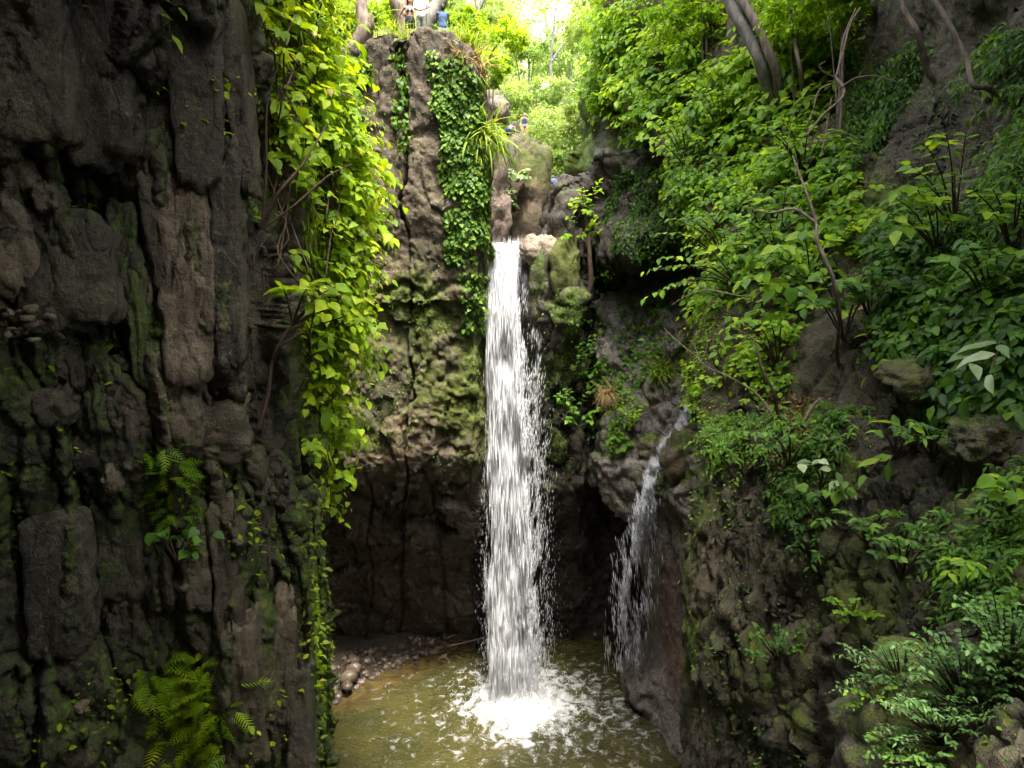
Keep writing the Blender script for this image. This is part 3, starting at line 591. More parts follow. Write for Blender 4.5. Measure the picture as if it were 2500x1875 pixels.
# strands running over the rock on the outer side
n = 12000; y = 600 + 1080 * rng.random(n) ** 0.9; c = lerp_py(y, [590, 640, 720, 900, 1100, 1300, 1700], [1262, 1258, 1244, 1256, 1272, 1282, 1290]); o = lerp_py(y, [590, 640, 700, 800, 1000, 1300, 1700], [1282, 1292, 1300, 1308, 1314, 1322, 1326])
x = c + (o - c) * np.abs(rng.normal(size=n)) * .55; Dd = lerp_py(y, [590, 700, 900, 1700], [27.4, 26.6, 26.1, 26.1]) + rng.normal(size=n) * .12
pt = np.array([P(a, b_, d) for a, b_, d in zip(x, y, Dd)]); cl = fbm(pt, 2.6, 3, .6, (1.6, .6, .35), 8)
keep = rng.random(n) < np.clip(.38 + 1.2 * cl, .02, 1); pt = pt[keep]; n = len(pt)
V, Fc = spindles(pt, np.array((.06, 0, 1.0)) + rng.normal(size=(n, 3)) * .09, .12 + .4 * rng.random(n), .004 + .007 * rng.random(n))
adopt(tag(mesh_np('side_strands', V, Fc, M['white_water']), kind='stuff'), wf)
# drifting drops around the column
n = 1300; y = 900 + 800 * rng.random(n) ** .7; sd = np.where(rng.random(n) < .35, -1, 1); l, c = 1192, lerp_py(y, [900, 1700], [1300, 1330])
x = np.where(sd > 0, c + np.abs(rng.normal(size=n)) * 22, l - np.abs(rng.normal(size=n)) * 13)
pt = np.array([P(a, b_, 26.2 + d) for a, b_, d in zip(x, y, rng.normal(size=n) * .5)])
V, Fc = spindles(pt, np.array((0, 0, 1.0)) + rng.normal(size=(n, 3)) * .05, .06 + .2 * rng.random(n), .003 + .004 * rng.random(n))
adopt(tag(mesh_np('spray', V, Fc, M['white_water']), kind='stuff'), wf)
# splash thrown up at the foot
n = 3600; a = rng.random(n) * 2 * np.pi; rr_ = np.abs(rng.normal(size=n)) * 1.1; hh = rng.random(n) ** 2.2 * .75 * np.exp(-rr_ / 1.6)
pt = np.stack([IMP[0] + rr_ * np.cos(a), IMP[1] + rr_ * np.sin(a), .12 + hh], -1)
V, Fc = spindles(pt, np.stack([np.cos(a) * .5, np.sin(a) * .5, np.ones(n)], -1) + rng.normal(size=(n, 3)) * .3, .05 + .14 * rng.random(n), .006 + .010 * rng.random(n))
adopt(tag(mesh_np('splash', V, Fc, M['white_water']), kind='stuff'), wf)

# stream feeding the lip
lx0, lx1 = P(1189, 598, 27.6)[0], P(1284, 598, 27.6)[0]
nx, ny = 60, 70; X, Y = np.meshgrid(np.linspace(lx0 - .05, lx1 + .1, nx), np.linspace(27.35, 33, ny)); Q = np.stack([X, Y, 0 * X], -1)
Z = P(1230, 597, 27.6)[2] + .05 * (Y - 27.6) + .05 * fbm(Q, 2.2, 3) - .22 * sstep(27.7, 27.35, Y)
st = mesh_np('stream', np.stack([X, Y, Z], -1), grid_faces(ny, nx), M['pool'], smooth=True, attrs={'foam': .45 + .5 * sstep(29, 27.6, Y), 'shallow': 0 * X})
tag(st, 'shallow white stream running to the lip of the fall', 'water', kind='structure')

# side cascade: a narrow run over the slope that fans out into falling drops
sc_ = empty('side_cascade', P(1530, 1650, 26)); tag(sc_, 'narrow side cascade fanning out from the mossy slope into drops', 'waterfall')
run_y = [1000, 1040, 1075, 1110, 1150, 1200, 1250, 1320, 1400, 1500, 1640]
run_x = [1688, 1668, 1640, 1612, 1596, 1582, 1572, 1560, 1548, 1540, 1530]
run_w = [6, 7, 9, 11, 14, 18, 24, 34, 44, 50, 54]
run_D = [23.6, 23.9, 24.1, 24.1, 24.05, 24.0, 24.0, 24.3, 24.6, 24.9, 25.2]
n = 17000; y = 1000 + 640 * rng.random(n) ** 1.35; xx = lerp_py(y, run_y, run_x) + rng.normal(size=n) * lerp_py(y, run_y, run_w) * .5
pt = np.array([P(a, b_, d) for a, b_, d in zip(xx, y, lerp_py(y, run_y, run_D) + rng.normal(size=n) * lerp_py(y, [1000, 1250, 1640], [.03, .15, .4]))])
Ga, Na = CL['alcove']; 
cl = fbm(pt, 2.2, 3, .6, (1.6, 1, .3), 3)
keep = rng.random(n) < np.clip(.6 + 1.2 * cl - lerp_py(y, [1000, 1250, 1400, 1640], [-.4, .05, .4, .85]), .0, 1)
pt = pt[keep]; y = y[keep]; n = len(pt)
dxdy = np.interp(y, [1000, 1075, 1150, 1250, 1400, 1640], [-.62, -.6, -.33, -.2, -.1, -.03])
# settle the upper run on the rock surface
flat = Ga.reshape(-1, 3); 
up = y < 1215
if up.any():
    gp = np.stack(proj(flat), -1); q = np.stack(proj(pt[up]), -1)
    sel = (gp[:, 0] > 1540) & (gp[:, 0] < 1720) & (gp[:, 1] > 980) & (gp[:, 1] < 1240); fs = flat[sel]; gs = gp[sel]
    near = np.array([np.argmin((gs[:, 0] - a) ** 2 + (gs[:, 1] - b_) ** 2) for a, b_ in q]); t_ = sstep(1215, 1170, y[up])[:, None]
    tgt = np.array([P(a, b_, d - .10) for (a, b_), d in zip(q, fs[near, 1])])
    pt[up] = pt[up] * (1 - t_) + tgt * t_
ty = np.linspace(985, 1235, 110); wv = np.linspace(-1, 1, 16); film = np.zeros((110, 16, 3))
for i, t1 in enumerate(ty):
    for j, w1 in enumerate(wv):
        a1 = np.interp(t1, run_y, run_x) + w1 * (4 + np.interp(t1, run_y, run_w)) * .62; k1_ = np.argmin((gs[:, 0] - a1) ** 2 + (gs[:, 1] - t1) ** 2); film[i, j] = P(a1, t1, fs[k1_, 1] - .07)
film += nrmz(np.array((-.2, -1, .3))) * (.05 * np.abs(fbm(film, 5, 3, .6)))[..., None]
hl = fbm(film, 6, 3, .6, (1.6, 1, .3)) - .8 * np.abs(wv)[None] ** 3 - np.interp(ty, [985, 1000, 1150, 1235], [.5, 0, .1, .6])[:, None]
fq = grid_faces(110, 16).reshape(109, 15, 4)[hl[:-1, :-1] > -.7]
adopt(tag(mesh_np('water_film', film, fq, M['white_water'], smooth=True), kind='stuff'), sc_)
V, Fc = spindles(pt, np.stack([-dxdy * -1 * -1, np.full(n, -.12), -np.ones(n)], -1) * -1 + rng.normal(size=(n, 3)) * .05, (.14 + .45 * rng.random(n)), .005 + .008 * rng.random(n))
adopt(tag(mesh_np('falling_water', V, Fc, M['white_water']), kind='stuff'), sc_)

# ------------------------------------------------------------------ planting helpers
LEAF = {
 'heart': (np.array([(0,0,0),(0,.35,-.02),(0,.7,-.07),(0,1.04,-.2)] + [(k*x,y,z) for k in (-1,1) for x,y,z in ((.17,-.10,.03),(.36,.0,.06),(.45,.22,.08),(.41,.45,.06),(.27,.68,.02),(.11,.88,-.08))]),
           np.array([q for k in (0,1) for q in [(t if k else t[::-1]) for t in ((0,4+6*k,5+6*k),(0,5+6*k,6+6*k),(0,6+6*k,1),(1,6+6*k,7+6*k),(1,7+6*k,2),(2,7+6*k,8+6*k),(2,8+6*k,9+6*k),(2,9+6*k,3))]])),
 'oval': (np.array([(0,0,0),(0,.5,-.03),(0,1,-.14),(-.16,.10,.03),(-.31,.34,.07),(-.26,.62,.03),(-.10,.88,-.07),(.16,.10,.03),(.31,.34,.07),(.26,.62,.03),(.10,.88,-.07)]),
          np.array([(0,1,4),(0,4,3),(1,5,4),(1,2,5),(2,6,5),(0,8,1),(0,7,8),(1,8,9),(1,9,2),(2,9,10)])),
 'oval_mass': (np.array([(0,0,0),(0,.5,-.03),(0,1,-.14),(-.30,.34,.07),(-.24,.68,.02),(.30,.34,.07),(.24,.68,.02)]),
          np.array([(0,1,3),(1,4,3),(1,2,4),(0,5,1),(1,5,6),(1,6,2)])),
 'heart_mass': (np.array([(0,0,0),(0,.45,-.03),(0,1.02,-.18),(-.27,-.06,.05),(-.45,.28,.08),(-.27,.68,.0),(.27,-.06,.05),(.45,.28,.08),(.27,.68,.0)]),
           np.array([(0,4,3),(0,1,4),(1,5,4),(1,2,5),(0,6,7),(0,7,1),(1,7,8),(1,8,2)])),
 'lance': (np.array([(0,0,0),(0,.5,-.02),(0,1,-.2),(-.17,.42,.05),(.17,.42,.05)]), np.array([(0,1,3),(1,2,3),(0,4,1),(1,4,2)])),
 'long': (np.array([(0,0,0),(0,.3,-.01),(0,.65,-.06),(0,1.02,-.2)] + [(k*x,y,z) for k in (-1,1) for x,y,z in ((.10,.08,.02),(.19,.28,.04),(.19,.5,.03),(.12,.76,-.03))]),
          np.array([q for k in (0,1) for q in [(t if k else t[::-1]) for t in ((0,4+4*k,1),(1,4+4*k,5+4*k),(1,5+4*k,6+4*k),(1,6+4*k,2),(2,6+4*k,7+4*k),(2,7+4*k,3))]])),
 'dia': (np.array([(0,0,0),(-.30,.48,.06),(0,1,-.12),(.30,.48,.06)]), np.array([(0,2,1),(0,3,2)])),
}
def frond_template(n=9):
    V, Fc = [], []
    for k in range(n):
        t = (k + .5) / n; L = .30 * math.sin(math.pi * min(1, .18 + t * .86)) + .03; y0 = t; z = -.35 * t * t
        for s in (-1, 1):
            o = len(V); V += [(0, y0 - .035, z), (0, y0 + .045, z - .03), (s * L, y0 + .16, z - .06)]; Fc.append((o, o + 1, o + 2) if s < 0 else (o, o + 2, o + 1))
    return np.array(V), np.array(Fc)
LEAF['frond'] = frond_template()
def blade_template(n=5, w=.025, bend=.9):
    V, Fc = [], []
    for k in range(n + 1):
        t = k / n; a = bend * t * 1.5; y = t - .12 * t * t * bend; z = -bend * .62 * t * t; ww = w * (1 - t ** 2) + .001
        V += [(-ww, y, z), (ww, y, z)]
    for k in range(n): o = 2 * k; Fc += [(o, o + 1, o + 3), (o, o + 3, o + 2)]
    return np.array(V), np.array(Fc)
LEAF['blade'] = blade_template(); LEAF['wide_blade'] = blade_template(4, .09, .7)

def leaf_arrays(pos, fwd, nrm, size, kind):
    T, Fc = LEAF[kind]; n = len(pos); Yv = nrmz(fwd); Zv = nrm - np.sum(nrm * Yv, -1, keepdims=True) * Yv; Zv = nrmz(Zv); Xv = np.cross(Yv, Zv)
    size = np.broadcast_to(size, (n,))[:, None, None]
    V = pos[:, None] + size * (T[None, :, 0:1] * Xv[:, None] + T[None, :, 1:2] * Yv[:, None] + T[None, :, 2:3] * Zv[:, None])
    return V, (Fc[None] + (np.arange(n) * len(T))[:, None, None]).reshape(-1, 3), len(T)
def leaf_mesh(name, pos, fwd, nrm, size, kind, mat, tint=None, parent=None, stuff=False):
    kind = {'oval': 'oval_mass', 'heart': 'heart_mass'}.get(kind, kind)
    V, Fc, k = leaf_arrays(pos, fwd, nrm, size, kind); n = len(pos)
    tint = rng.random(n) if tint is None else np.clip(tint, 0, 1)
    o = mesh_np(name, V.reshape(-1, 3), Fc, M[mat], smooth=kind not in ('dia', 'frond'), attrs={'tint': np.repeat(tint, k)})
    if stuff: o['kind'] = 'stuff'
    if parent is not None: adopt(o, parent)
    return o
def sample_on(name, n, weight):
    """random points on a cliff, chosen by weight(px, py, N, G)"""
    G, N = CL[name]; px, py = proj(G); w = weight(px, py, N, G)[:-1, :-1]
    a = np.linalg.norm(np.cross(G[1:, :-1] - G[:-1, :-1], G[:-1, 1:] - G[:-1, :-1]), axis=-1)
    wf_ = np.clip(w, 0, None) * a; s = wf_.sum()
    if s <= 0: return np.zeros((0, 3)), np.zeros((0, 3))
    i = rng.choice(wf_.size, size=n, p=(wf_ / s).ravel()); r, c = np.unravel_index(i, wf_.shape)
    u, v = rng.random(n)[:, None], rng.random(n)[:, None]
    p = (G[r, c] * (1-u) + G[r, c+1] * u) * (1-v) + (G[r+1, c] * (1-u) + G[r+1, c+1] * u) * v
    return p, N[r, c]
def inpoly(px, py, poly):
    x, y = np.asarray(px), np.asarray(py); ins = np.zeros(x.shape, bool); n = len(poly)
    for i in range(n):
        x1, y1 = poly[i]; x2, y2 = poly[(i + 1) % n]
        c = ((y1 > y) != (y2 > y)) & (x < (x2 - x1) * (y - y1) / ((y2 - y1) if y2 != y1 else 1e-9) + x1); ins ^= c
    return ins
def jit(n, s): return rng.normal(size=(n, 3)) * s
UP = np.array((0, 0, 1.0))
def sprigs(base, dirn, L, k, droop=.5, side=.9, jitter=.25):
    """k leaves alternating along each arching stem -> pos, fwd, nrm, t, stem index"""
    n = len(base); t = np.linspace(.22, 1, k)[None] + rng.random((n, k)) * .08; L = np.broadcast_to(L, (n,))[:, None, None]
    d = nrmz(dirn)[:, None]; pos = base[:, None] + d * L * t[..., None] - UP * (droop * L * (t[..., None] ** 2))
    tan = nrmz(d - UP * 2 * droop * t[..., None]); lat = nrmz(np.cross(tan, UP + 1e-3)); sg = np.where(np.arange(k) % 2 == 0, 1.0, -1.0)[None, :, None]; sg = sg * np.where(t[..., None] > .97, .2, 1)
    fwd = tan * .55 + lat * sg * side - UP * .28 + rng.normal(size=pos.shape) * jitter
    nrm = UP + d * .35 + rng.normal(size=pos.shape) * (jitter + .1)
    return pos.reshape(-1, 3), fwd.reshape(-1, 3), nrm.reshape(-1, 3), t.reshape(-1), np.repeat(np.arange(n), k)
def stems_mesh(name, base, dirn, L, droop, rad, mat, parent=None):
    L = np.broadcast_to(L, (len(base),)); parts = []
    for b_, d, l in zip(base, nrmz(dirn), L):
        t = np.linspace(0, 1, 4)[:, None]; parts.append(tube(b_ + d * l * t - UP * (droop * l * t * t), [rad, rad * .4], 4, sub=1))
    V, Fc = merge(parts); o = mesh_np(name, V, Fc, M[mat])
    if parent is not None: adopt(o, parent)
    return o
def ray_to(name, px, py):
    """point and normal of a cliff nearest to a survey pixel"""
    G, N = CL[name]; a, b_ = proj(G); d = (a - px) ** 2 + (b_ - py) ** 2
    d = np.where(G[..., 1] < 3, 1e12, d); near = d < 60 ** 2
    dd = np.where(near, G[..., 1] + np.sqrt(d) * .05, 1e9) if near.any() else d
    i = np.unravel_index(np.argmin(dd), d.shape); return G[i].copy(), N[i].copy()

# single leaves as parts: shared meshes
LEAFMESH = {}
def leaf_variants(kind, mat, n=5):
    key = (kind, mat)
    if key not in LEAFMESH:
        T, Fc = LEAF[kind]; out = []
        for i in range(n):
            me = bpy.data.meshes.new('leaf'); V = T + rng.normal(size=T.shape) * .02; me.from_pydata(V.tolist(), [], Fc.tolist())
            at = me.attributes.new('tint', 'FLOAT', 'POINT'); at.data.foreach_set('value', np.full(len(T), (i + .5) / n, np.float32))
            me.materials.append(M[mat]); me.polygons.foreach_set('use_smooth', np.ones(len(Fc), bool)); out.append(me)
        LEAFMESH[key] = out
    return LEAFMESH[key]
from mathutils import Matrix
def leaf_objects(parent, pos, fwd, nrm, size, kind, mat, tint=None):
    vs = leaf_variants(kind, mat); Yv = nrmz(fwd); Zv = nrmz(nrm - np.sum(nrm * Yv, -1, keepdims=True) * Yv); Xv = np.cross(Yv, Zv); size = np.broadcast_to(size, (len(pos),))
    pl = np.array(parent.location) if parent.type == 'EMPTY' else np.zeros(3)      # stems already carry world coordinates
    for i in range(len(pos)):
        me = vs[min(int((tint[i] if tint is not None else random.random()) * len(vs)), len(vs) - 1)]
        o = bpy.data.objects.new('leaf', me); s = size[i]; q = pos[i] - pl
        o.matrix_local = Matrix(((Xv[i,0]*s, Yv[i,0]*s, Zv[i,0]*s, q[0]), (Xv[i,1]*s, Yv[i,1]*s, Zv[i,1]*s, q[1]), (Xv[i,2]*s, Yv[i,2]*s, Zv[i,2]*s, q[2]), (0, 0, 0, 1)))
        COL.objects.link(o); o.parent = parent

# ------------------------------------------------------------------ left creeper
CRL = ([-200, 0, 300, 430, 600, 700, 900, 1150, 1260], [592, 602, 618, 636, 690, 704, 722, 745, 765])
def creeper_w(px, py, N, G):
    l = np.interp(py, *CRL); n_ = fbm(G, .8, 3, off=6)
    dens = np.interp(py, [-250, 0, 700, 800, 900, 1050, 1250], [1, 1, 1, 1, .7, .35, .08])
    return ((px > l + 10 * n_) & (px < 900) & (py > -260) & (py < 1260) & (G[..., 1] < 19)) * dens * np.clip(.75 + n_, .1, 1.5) * (1 + 1.2 * np.exp(-((px - np.interp(py, [0, 430, 800], [750, 840, 810])) / 60) ** 2))
cr = empty('creeper', P(760, 900, 13)); tag(cr, 'bright yellow green leafy creeper hanging over the edge of the dark rock wall', 'creeper')
b_, nn = sample_on('left', 2000, creeper_w); out = nrmz(nn + np.array((.3, -.25, 0)))
b_ = b_ + out * (.05 + .25 * rng.random((len(b_), 1)))
d = out * .9 + UP * (.25 + .5 * rng.random((len(b_), 1))) + jit(len(b_), .45); L = .45 + .55 * rng.random(len(b_))
lp, lf, ln, lt, li = sprigs(b_, d, L, 6, .55, .9, .3); ln = ln + np.array((.5, -.25, .2))
sz = (.07 + .16 * rng.random(len(lp)) ** 1.3) * np.where(rng.random(len(lp)) < .06, 1.5, 1); tt = np.clip(.52 + .30 * rng.normal(size=len(lp)) + .25 * fbm(lp, .9, 2), 0, 1)
a_, c_ = proj(lp); vis = (a_ > 600) & (a_ < 1000) & (c_ > 0) & (c_ < 1250)
score = np.where(vis, sz / lp[:, 1] * 20 - .2 * (lp[:, 0] < -6), -1); order = np.argsort(-score)[:300]; rest = np.ones(len(lp), bool); rest[order] = False
leaf_objects(cr, lp[order], lf[order], ln[order], sz[order], 'heart', 'creeper_leaf', tt[order])
dead = rest & (rng.random(len(lp)) < .025); rest &= ~dead
leaf_mesh('foliage', lp[rest], lf[rest], ln[rest], sz[rest], 'heart', 'creeper_leaf', tt[rest], cr, True)
leaf_mesh('dead_leaves', lp[dead], lf[dead] - UP, ln[dead], sz[dead] * .8, 'heart', 'dry', None, cr, True)
stems_mesh('stems', b_[::4], d[::4], L[::4], .55, .008, 'twig', cr)['kind'] = 'stuff'
# under-layer of small leaves and hanging moss strands
b_, nn = sample_on('left', 15000, lambda px, py, N, G: creeper_w(px, py, N, G) + 1.1 * ((px > np.interp(py, *CRL) + 20) & (px < 930) & (py > 600) & (py < 1230) & (G[..., 1] < 19)) * np.clip(.5 + fbm(G, .9, 3), 0, 1) * sstep(640, 760, px))
leaf_mesh('small_foliage', b_ + nn * (.02 + .12 * rng.random((len(b_), 1))), nn * .5 - UP * .8 + jit(len(b_), .35) + np.array((.25, 0, 0)), nn + UP * .4 + jit(len(b_), .3), .06 + .08 * rng.random(len(b_)), 'lance', 'creeper_leaf', .5 + .25 * rng.normal(size=len(b_)), cr, True)
b_, nn = sample_on('left', 5000, lambda px, py, N, G: ((px > np.interp(py, [0, 700, 1100, 1250], [690, 745, 760, 775])) & (px < 930) & (py > 60) & (py < 1220) & (G[..., 1] < 18)) * np.clip(.25 + fbm(G, .8, 3, off=3), 0, 1))
leaf_mesh('hanging_strands', b_ + nn * .04, nn * .35 - UP + jit(len(b_), .15), nn + jit(len(b_), .2), .18 + .3 * rng.random(len(b_)), 'blade', 'creeper_leaf', .5 + .3 * rng.normal(size=len(b_)), cr, True)
for pts, r in ([[(640, 560, 11), (680, 470, 10.9), (740, 400, 11.3), (800, 300, 11.8)], .03], [[(640, 560, 11), (650, 420, 10.9), (652, 260, 10.9), (690, 120, 11)], .026], [[(640, 560, 11), (720, 500, 11.1), (800, 430, 11.6), (860, 400, 12)], .022],
               [[(632, 1045, 10.6), (655, 960, 10.6), (665, 880, 10.6), (700, 810, 10.7), (745, 770, 10.9)], .04], [[(665, 880, 10.6), (690, 840, 10.4), (760, 800, 10.5), (850, 770, 10.9)], .02], [[(620, 430, 11), (612, 360, 10.8), (622, 300, 10.9)], .018],
               [[(545, 170, 10.4), (590, 100, 10.6), (640, 20, 10.9), (700, -60, 11.2)], .022], [[(632, 1045, 10.6), (628, 980, 10.6), (612, 900, 10.5)], .012]):
    V, Fc = tube([P(*q) for q in pts], [r, r * .35], 6, .2); adopt(mesh_np('branch', V, Fc, M['twig'], smooth=True), cr)

for k in range(12):
    y0 = random.uniform(-40, 500); a0 = random.uniform(640, 800); run = []
    for q in range(7):
        yq = y0 + q * random.uniform(60, 90); aq = a0 + q * random.uniform(-8, 14); sp, sn = ray_to('left', aq, yq); run.append(sp + sn * random.uniform(.12, .3) + np.array((.05, -.08, 0)))
    V, Fc = tube(run, [.016, .012, .006], 5, .2); adopt(mesh_np('runner', V, Fc, M['twig'], smooth=True), cr)

# big-leaved sapling on the dark wall below the creeper
def broad_plant(name, label, root, tips, leaf, mat, kind='heart', per=6, group=None, droop=.25, stem_mat='twig', cat='shrub', rad=.02, spread=.9):
    """root point, arching stems to tip points, broad leaves as parts"""
    e = empty(name, root); tag(e, label, cat, group)
    for tp in tips:
        tp = np.array(tp); m = (np.array(root) + tp) / 2 + UP * .12 * np.linalg.norm(tp - root)
        V, Fc = tube([root, m, tp], [rad, rad * .3], 5); stem = adopt(mesh_np('stem', V, Fc, M[stem_mat], smooth=True), e)
        d = nrmz(tp - m); L = np.linalg.norm(tp - m)
        p_, f_, n_, t_, _ = sprigs(m[None], (d + UP * droop)[None], np.array([L * 1.15]), per, droop, spread, .22)
        leaf_objects(stem, p_, f_, n_ + np.array((-.1 if root[0] > 0 else .3, -.35, .2)), leaf * (.7 + .55 * rng.random(len(p_))), kind, mat)
    return e
broad_plant('sapling', 'broad leaved sapling growing out of the dark rock ledge below the creeper', P(715, 795, 10.75), [P(690, 700, 10.3), P(760, 690, 10.4), P(820, 700, 10.6), P(850, 760, 10.6), P(800, 740, 10.4), P(880, 730, 10.9)], .26, 'creeper_leaf', per=6)
broad_plant('seedling', 'small heart leaved seedling standing on the shaded moss wall', P(430, 1370, 9.6), [P(370, 1300, 9.2), P(400, 1290, 9.3), P(480, 1290, 9.3), P(520, 1300, 9.4), P(470, 1350, 9.3)], .16, 'shade_leaf', per=2)
broad_plant('seedling', 'long leaved seedling drooping from the dark rock at the wall top', P(400, 20, 9.6), [P(390, 30, 9.3), P(430, 15, 9.4), P(415, 70, 9.4)], .22, 'bright_leaf', 'long', per=2)

# ferns and little weeds of the left wall
fc = empty('fern_clump', P(420, 1750, 9.6)); tag(fc, 'dense clump of feathery green ferns on the mossy ledge of the dark wall', 'fern')
b_, nn = sample_on('left', 300, lambda px, py, N, G: inpoly(px, py, [(290, 1640), (400, 1600), (520, 1600), (560, 1690), (540, 1900), (430, 1900), (380, 1780)]) * (G[..., 1] < 12))
leaf_mesh('fronds', b_ + nn * .16, nn * .8 + UP * .25 + np.array((.45, -.1, 0)) + jit(len(b_), .35), UP + nn * .4 + jit(len(b_), .25), .26 + .26 * rng.random(len(b_)), 'frond', 'creeper_leaf', .45 + .3 * rng.normal(size=len(b_)), fc, True)
fc2 = empty('fern_clump', P(420, 1180, 9.8)); tag(fc2, 'sparse ferns trailing down the middle of the dark wall', 'fern')
b_, nn = sample_on('left', 150, lambda px, py, N, G: inpoly(px, py, [(330, 1080), (420, 1080), (470, 1180), (500, 1330), (430, 1340), (360, 1180)]) * (G[..., 1] < 12))
leaf_mesh('fronds', b_ + nn * .03, nn * .8 + UP * .1 + np.array((.4, -.1, 0)) + jit(len(b_), .4), UP + nn * .4 + jit(len(b_), .25), .18 + .2 * rng.random(len(b_)), 'frond', 'bright_leaf', .4 + .25 * rng.normal(size=len(b_)), fc2, True)
b_, nn = sample_on('left', 900, lambda px, py, N, G: ((px > 0) & (px < 780) & (py > 0) & (py < 1875) & (G[..., 1] < 13)) * np.clip(fbm(G, .7, 3, off=12) - .05, 0, 1) * (.3 + sstep(150, 500, px)) * (.4 + np.clip(N[..., 0], 0, 1)))
wd = leaf_mesh('weeds', b_ + nn * .02, nn * .7 + np.array((.3, 0, -.25)) + jit(len(b_), .5), UP + nn * .6 + jit(len(b_), .3), .05 + .11 * rng.random(len(b_)), 'oval', 'creeper_leaf', .5 + .3 * rng.normal(size=len(b_)))
tag(wd, 'scattered small weeds rooted in the dark wall', 'weeds', kind='stuff')
b_, nn = sample_on('left', 1100, lambda px, py, N, G: ((px > 640) & (px < 830) & (py > 1100) & (py < 1875) & (G[..., 1] < 13)) * sstep(690, 780, px) * np.clip(.5 + fbm(G, 1.2, 3), 0, 1))
wd = leaf_mesh('moss_tufts', b_ + nn * .01, nn * .5 + np.array((.3, 0, -.4)) + jit(len(b_), .4), UP + nn + jit(len(b_), .3), .05 + .1 * rng.random(len(b_)), 'frond', 'creeper_leaf', .6 + .2 * rng.normal(size=len(b_)))
tag(wd, 'bright moss tufts fringing the edge of the dark wall', 'moss', kind='stuff')

# ------------------------------------------------------------------ ivy on the column
def ivy(name, label, cliff, n, poly, size, mat, kind='heart', off=(.02, .16), cond=None, tint=(.5, .28), dens=.4):
    e = empty(name, P(*[sum(c) / len(poly) for c in zip(*poly)], 25)); tag(e, label, 'creeper')
    b_, nn = sample_on(cliff, n, lambda px, py, N, G: inpoly(px + 14 * fbm(G, 1.5, 2, off=1), py, poly) * np.clip(dens + fbm(G, .9, 3, off=n * .01), 0.02, 1) * (1 if cond is None else cond(G)))
    o = rng.random((len(b_), 1)); leaf_mesh('foliage', b_ + nn * (off[0] + (off[1] - off[0]) * o), -UP * .8 + nn * .45 + jit(len(b_), .4), nn + UP * .35 + jit(len(b_), .3), size * (.6 + .7 * rng.random(len(b_))), kind, mat, tint[0] + tint[1] * rng.normal(size=len(b_)) + .2 * (o[:, 0] - .5), e, True)
    return e
fr = lambda G: G[..., 1] < 27
ivy('ivy', 'thick glossy ivy covering the waterfall side of the tall rock column', 'column', 5200, [(1060, 150), (1120, 130), (1165, 200), (1178, 400), (1185, 620), (1150, 650), (1090, 640), (1085, 480), (1075, 300)], .15, 'ivy_leaf', cond=fr, dens=.75)
ivy('ivy', 'loose ivy thinning out near the top of the tall rock column', 'column', 600, [(1040, 120), (1100, 120), (1100, 250), (1070, 330), (1050, 230)], .12, 'ivy_leaf', cond=fr, tint=(.65, .25))
ivy('ivy', 'narrow ivy strand growing down the vertical crack of the rock column', 'column', 900, [(968, 110), (996, 110), (1000, 250), (996, 380), (970, 380), (962, 250)], .14, 'ivy_leaf', cond=lambda G: G[..., 1] < 27.5, tint=(.6, .25), dens=1.0, off=(.05, .5))
ivy('ivy', 'ivy patch beside the curved tree trunk on the column edge', 'column', 900, [(860, 130), (900, 150), (905, 190), (880, 200), (850, 170)], .15, 'ivy_leaf', cond=fr, dens=.8)
ivy('ivy', 'broken ivy sprays beside the edge of the falling water', 'column', 420, [(1120, 660), (1185, 660), (1185, 820), (1130, 800)], .15, 'ivy_leaf', cond=lambda G: G[..., 1] < 28, dens=.2)
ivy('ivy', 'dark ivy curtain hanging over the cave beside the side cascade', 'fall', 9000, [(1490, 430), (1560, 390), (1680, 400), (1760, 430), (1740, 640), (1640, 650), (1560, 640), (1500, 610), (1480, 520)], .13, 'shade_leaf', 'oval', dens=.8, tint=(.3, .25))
ivy('ivy', 'sprays of weeds hanging down the dark rock between both falls', 'fall', 900, [(1440, 640), (1490, 640), (1520, 720), (1500, 900), (1440, 880)], .16, 'shade_leaf', 'oval', off=(.05, .5), dens=.3, tint=(.6, .3))
ivy('ivy', 'moss and small leaves on the buttress beside the main fall', 'fall', 1100, [(1320, 640), (1425, 600), (1430, 900), (1380, 1080), (1330, 1100)], .08, 'ivy_leaf', 'oval', dens=.15)
b_, nn = sample_on('column', 5200, lambda px, py, N, G: ((py > 60) & (py < 1180) & (px < 1180)) * np.clip(.15 + fbm(G, .7, 3, off=21), 0, 1) * (.35 + .65 * sstep(600, 700, py)))
wd = leaf_mesh('wall_weeds', b_ + nn * .02, -UP * .5 + nn * .6 + jit(len(b_), .4), nn + UP * .4 + jit(len(b_), .3), .03 + .07 * rng.random(len(b_)), 'dia', 'ivy_leaf', .45 + .25 * rng.normal(size=len(b_)))
tag(wd, 'tiny weeds and moss tufts dotting the rock column', 'weeds', kind='stuff')

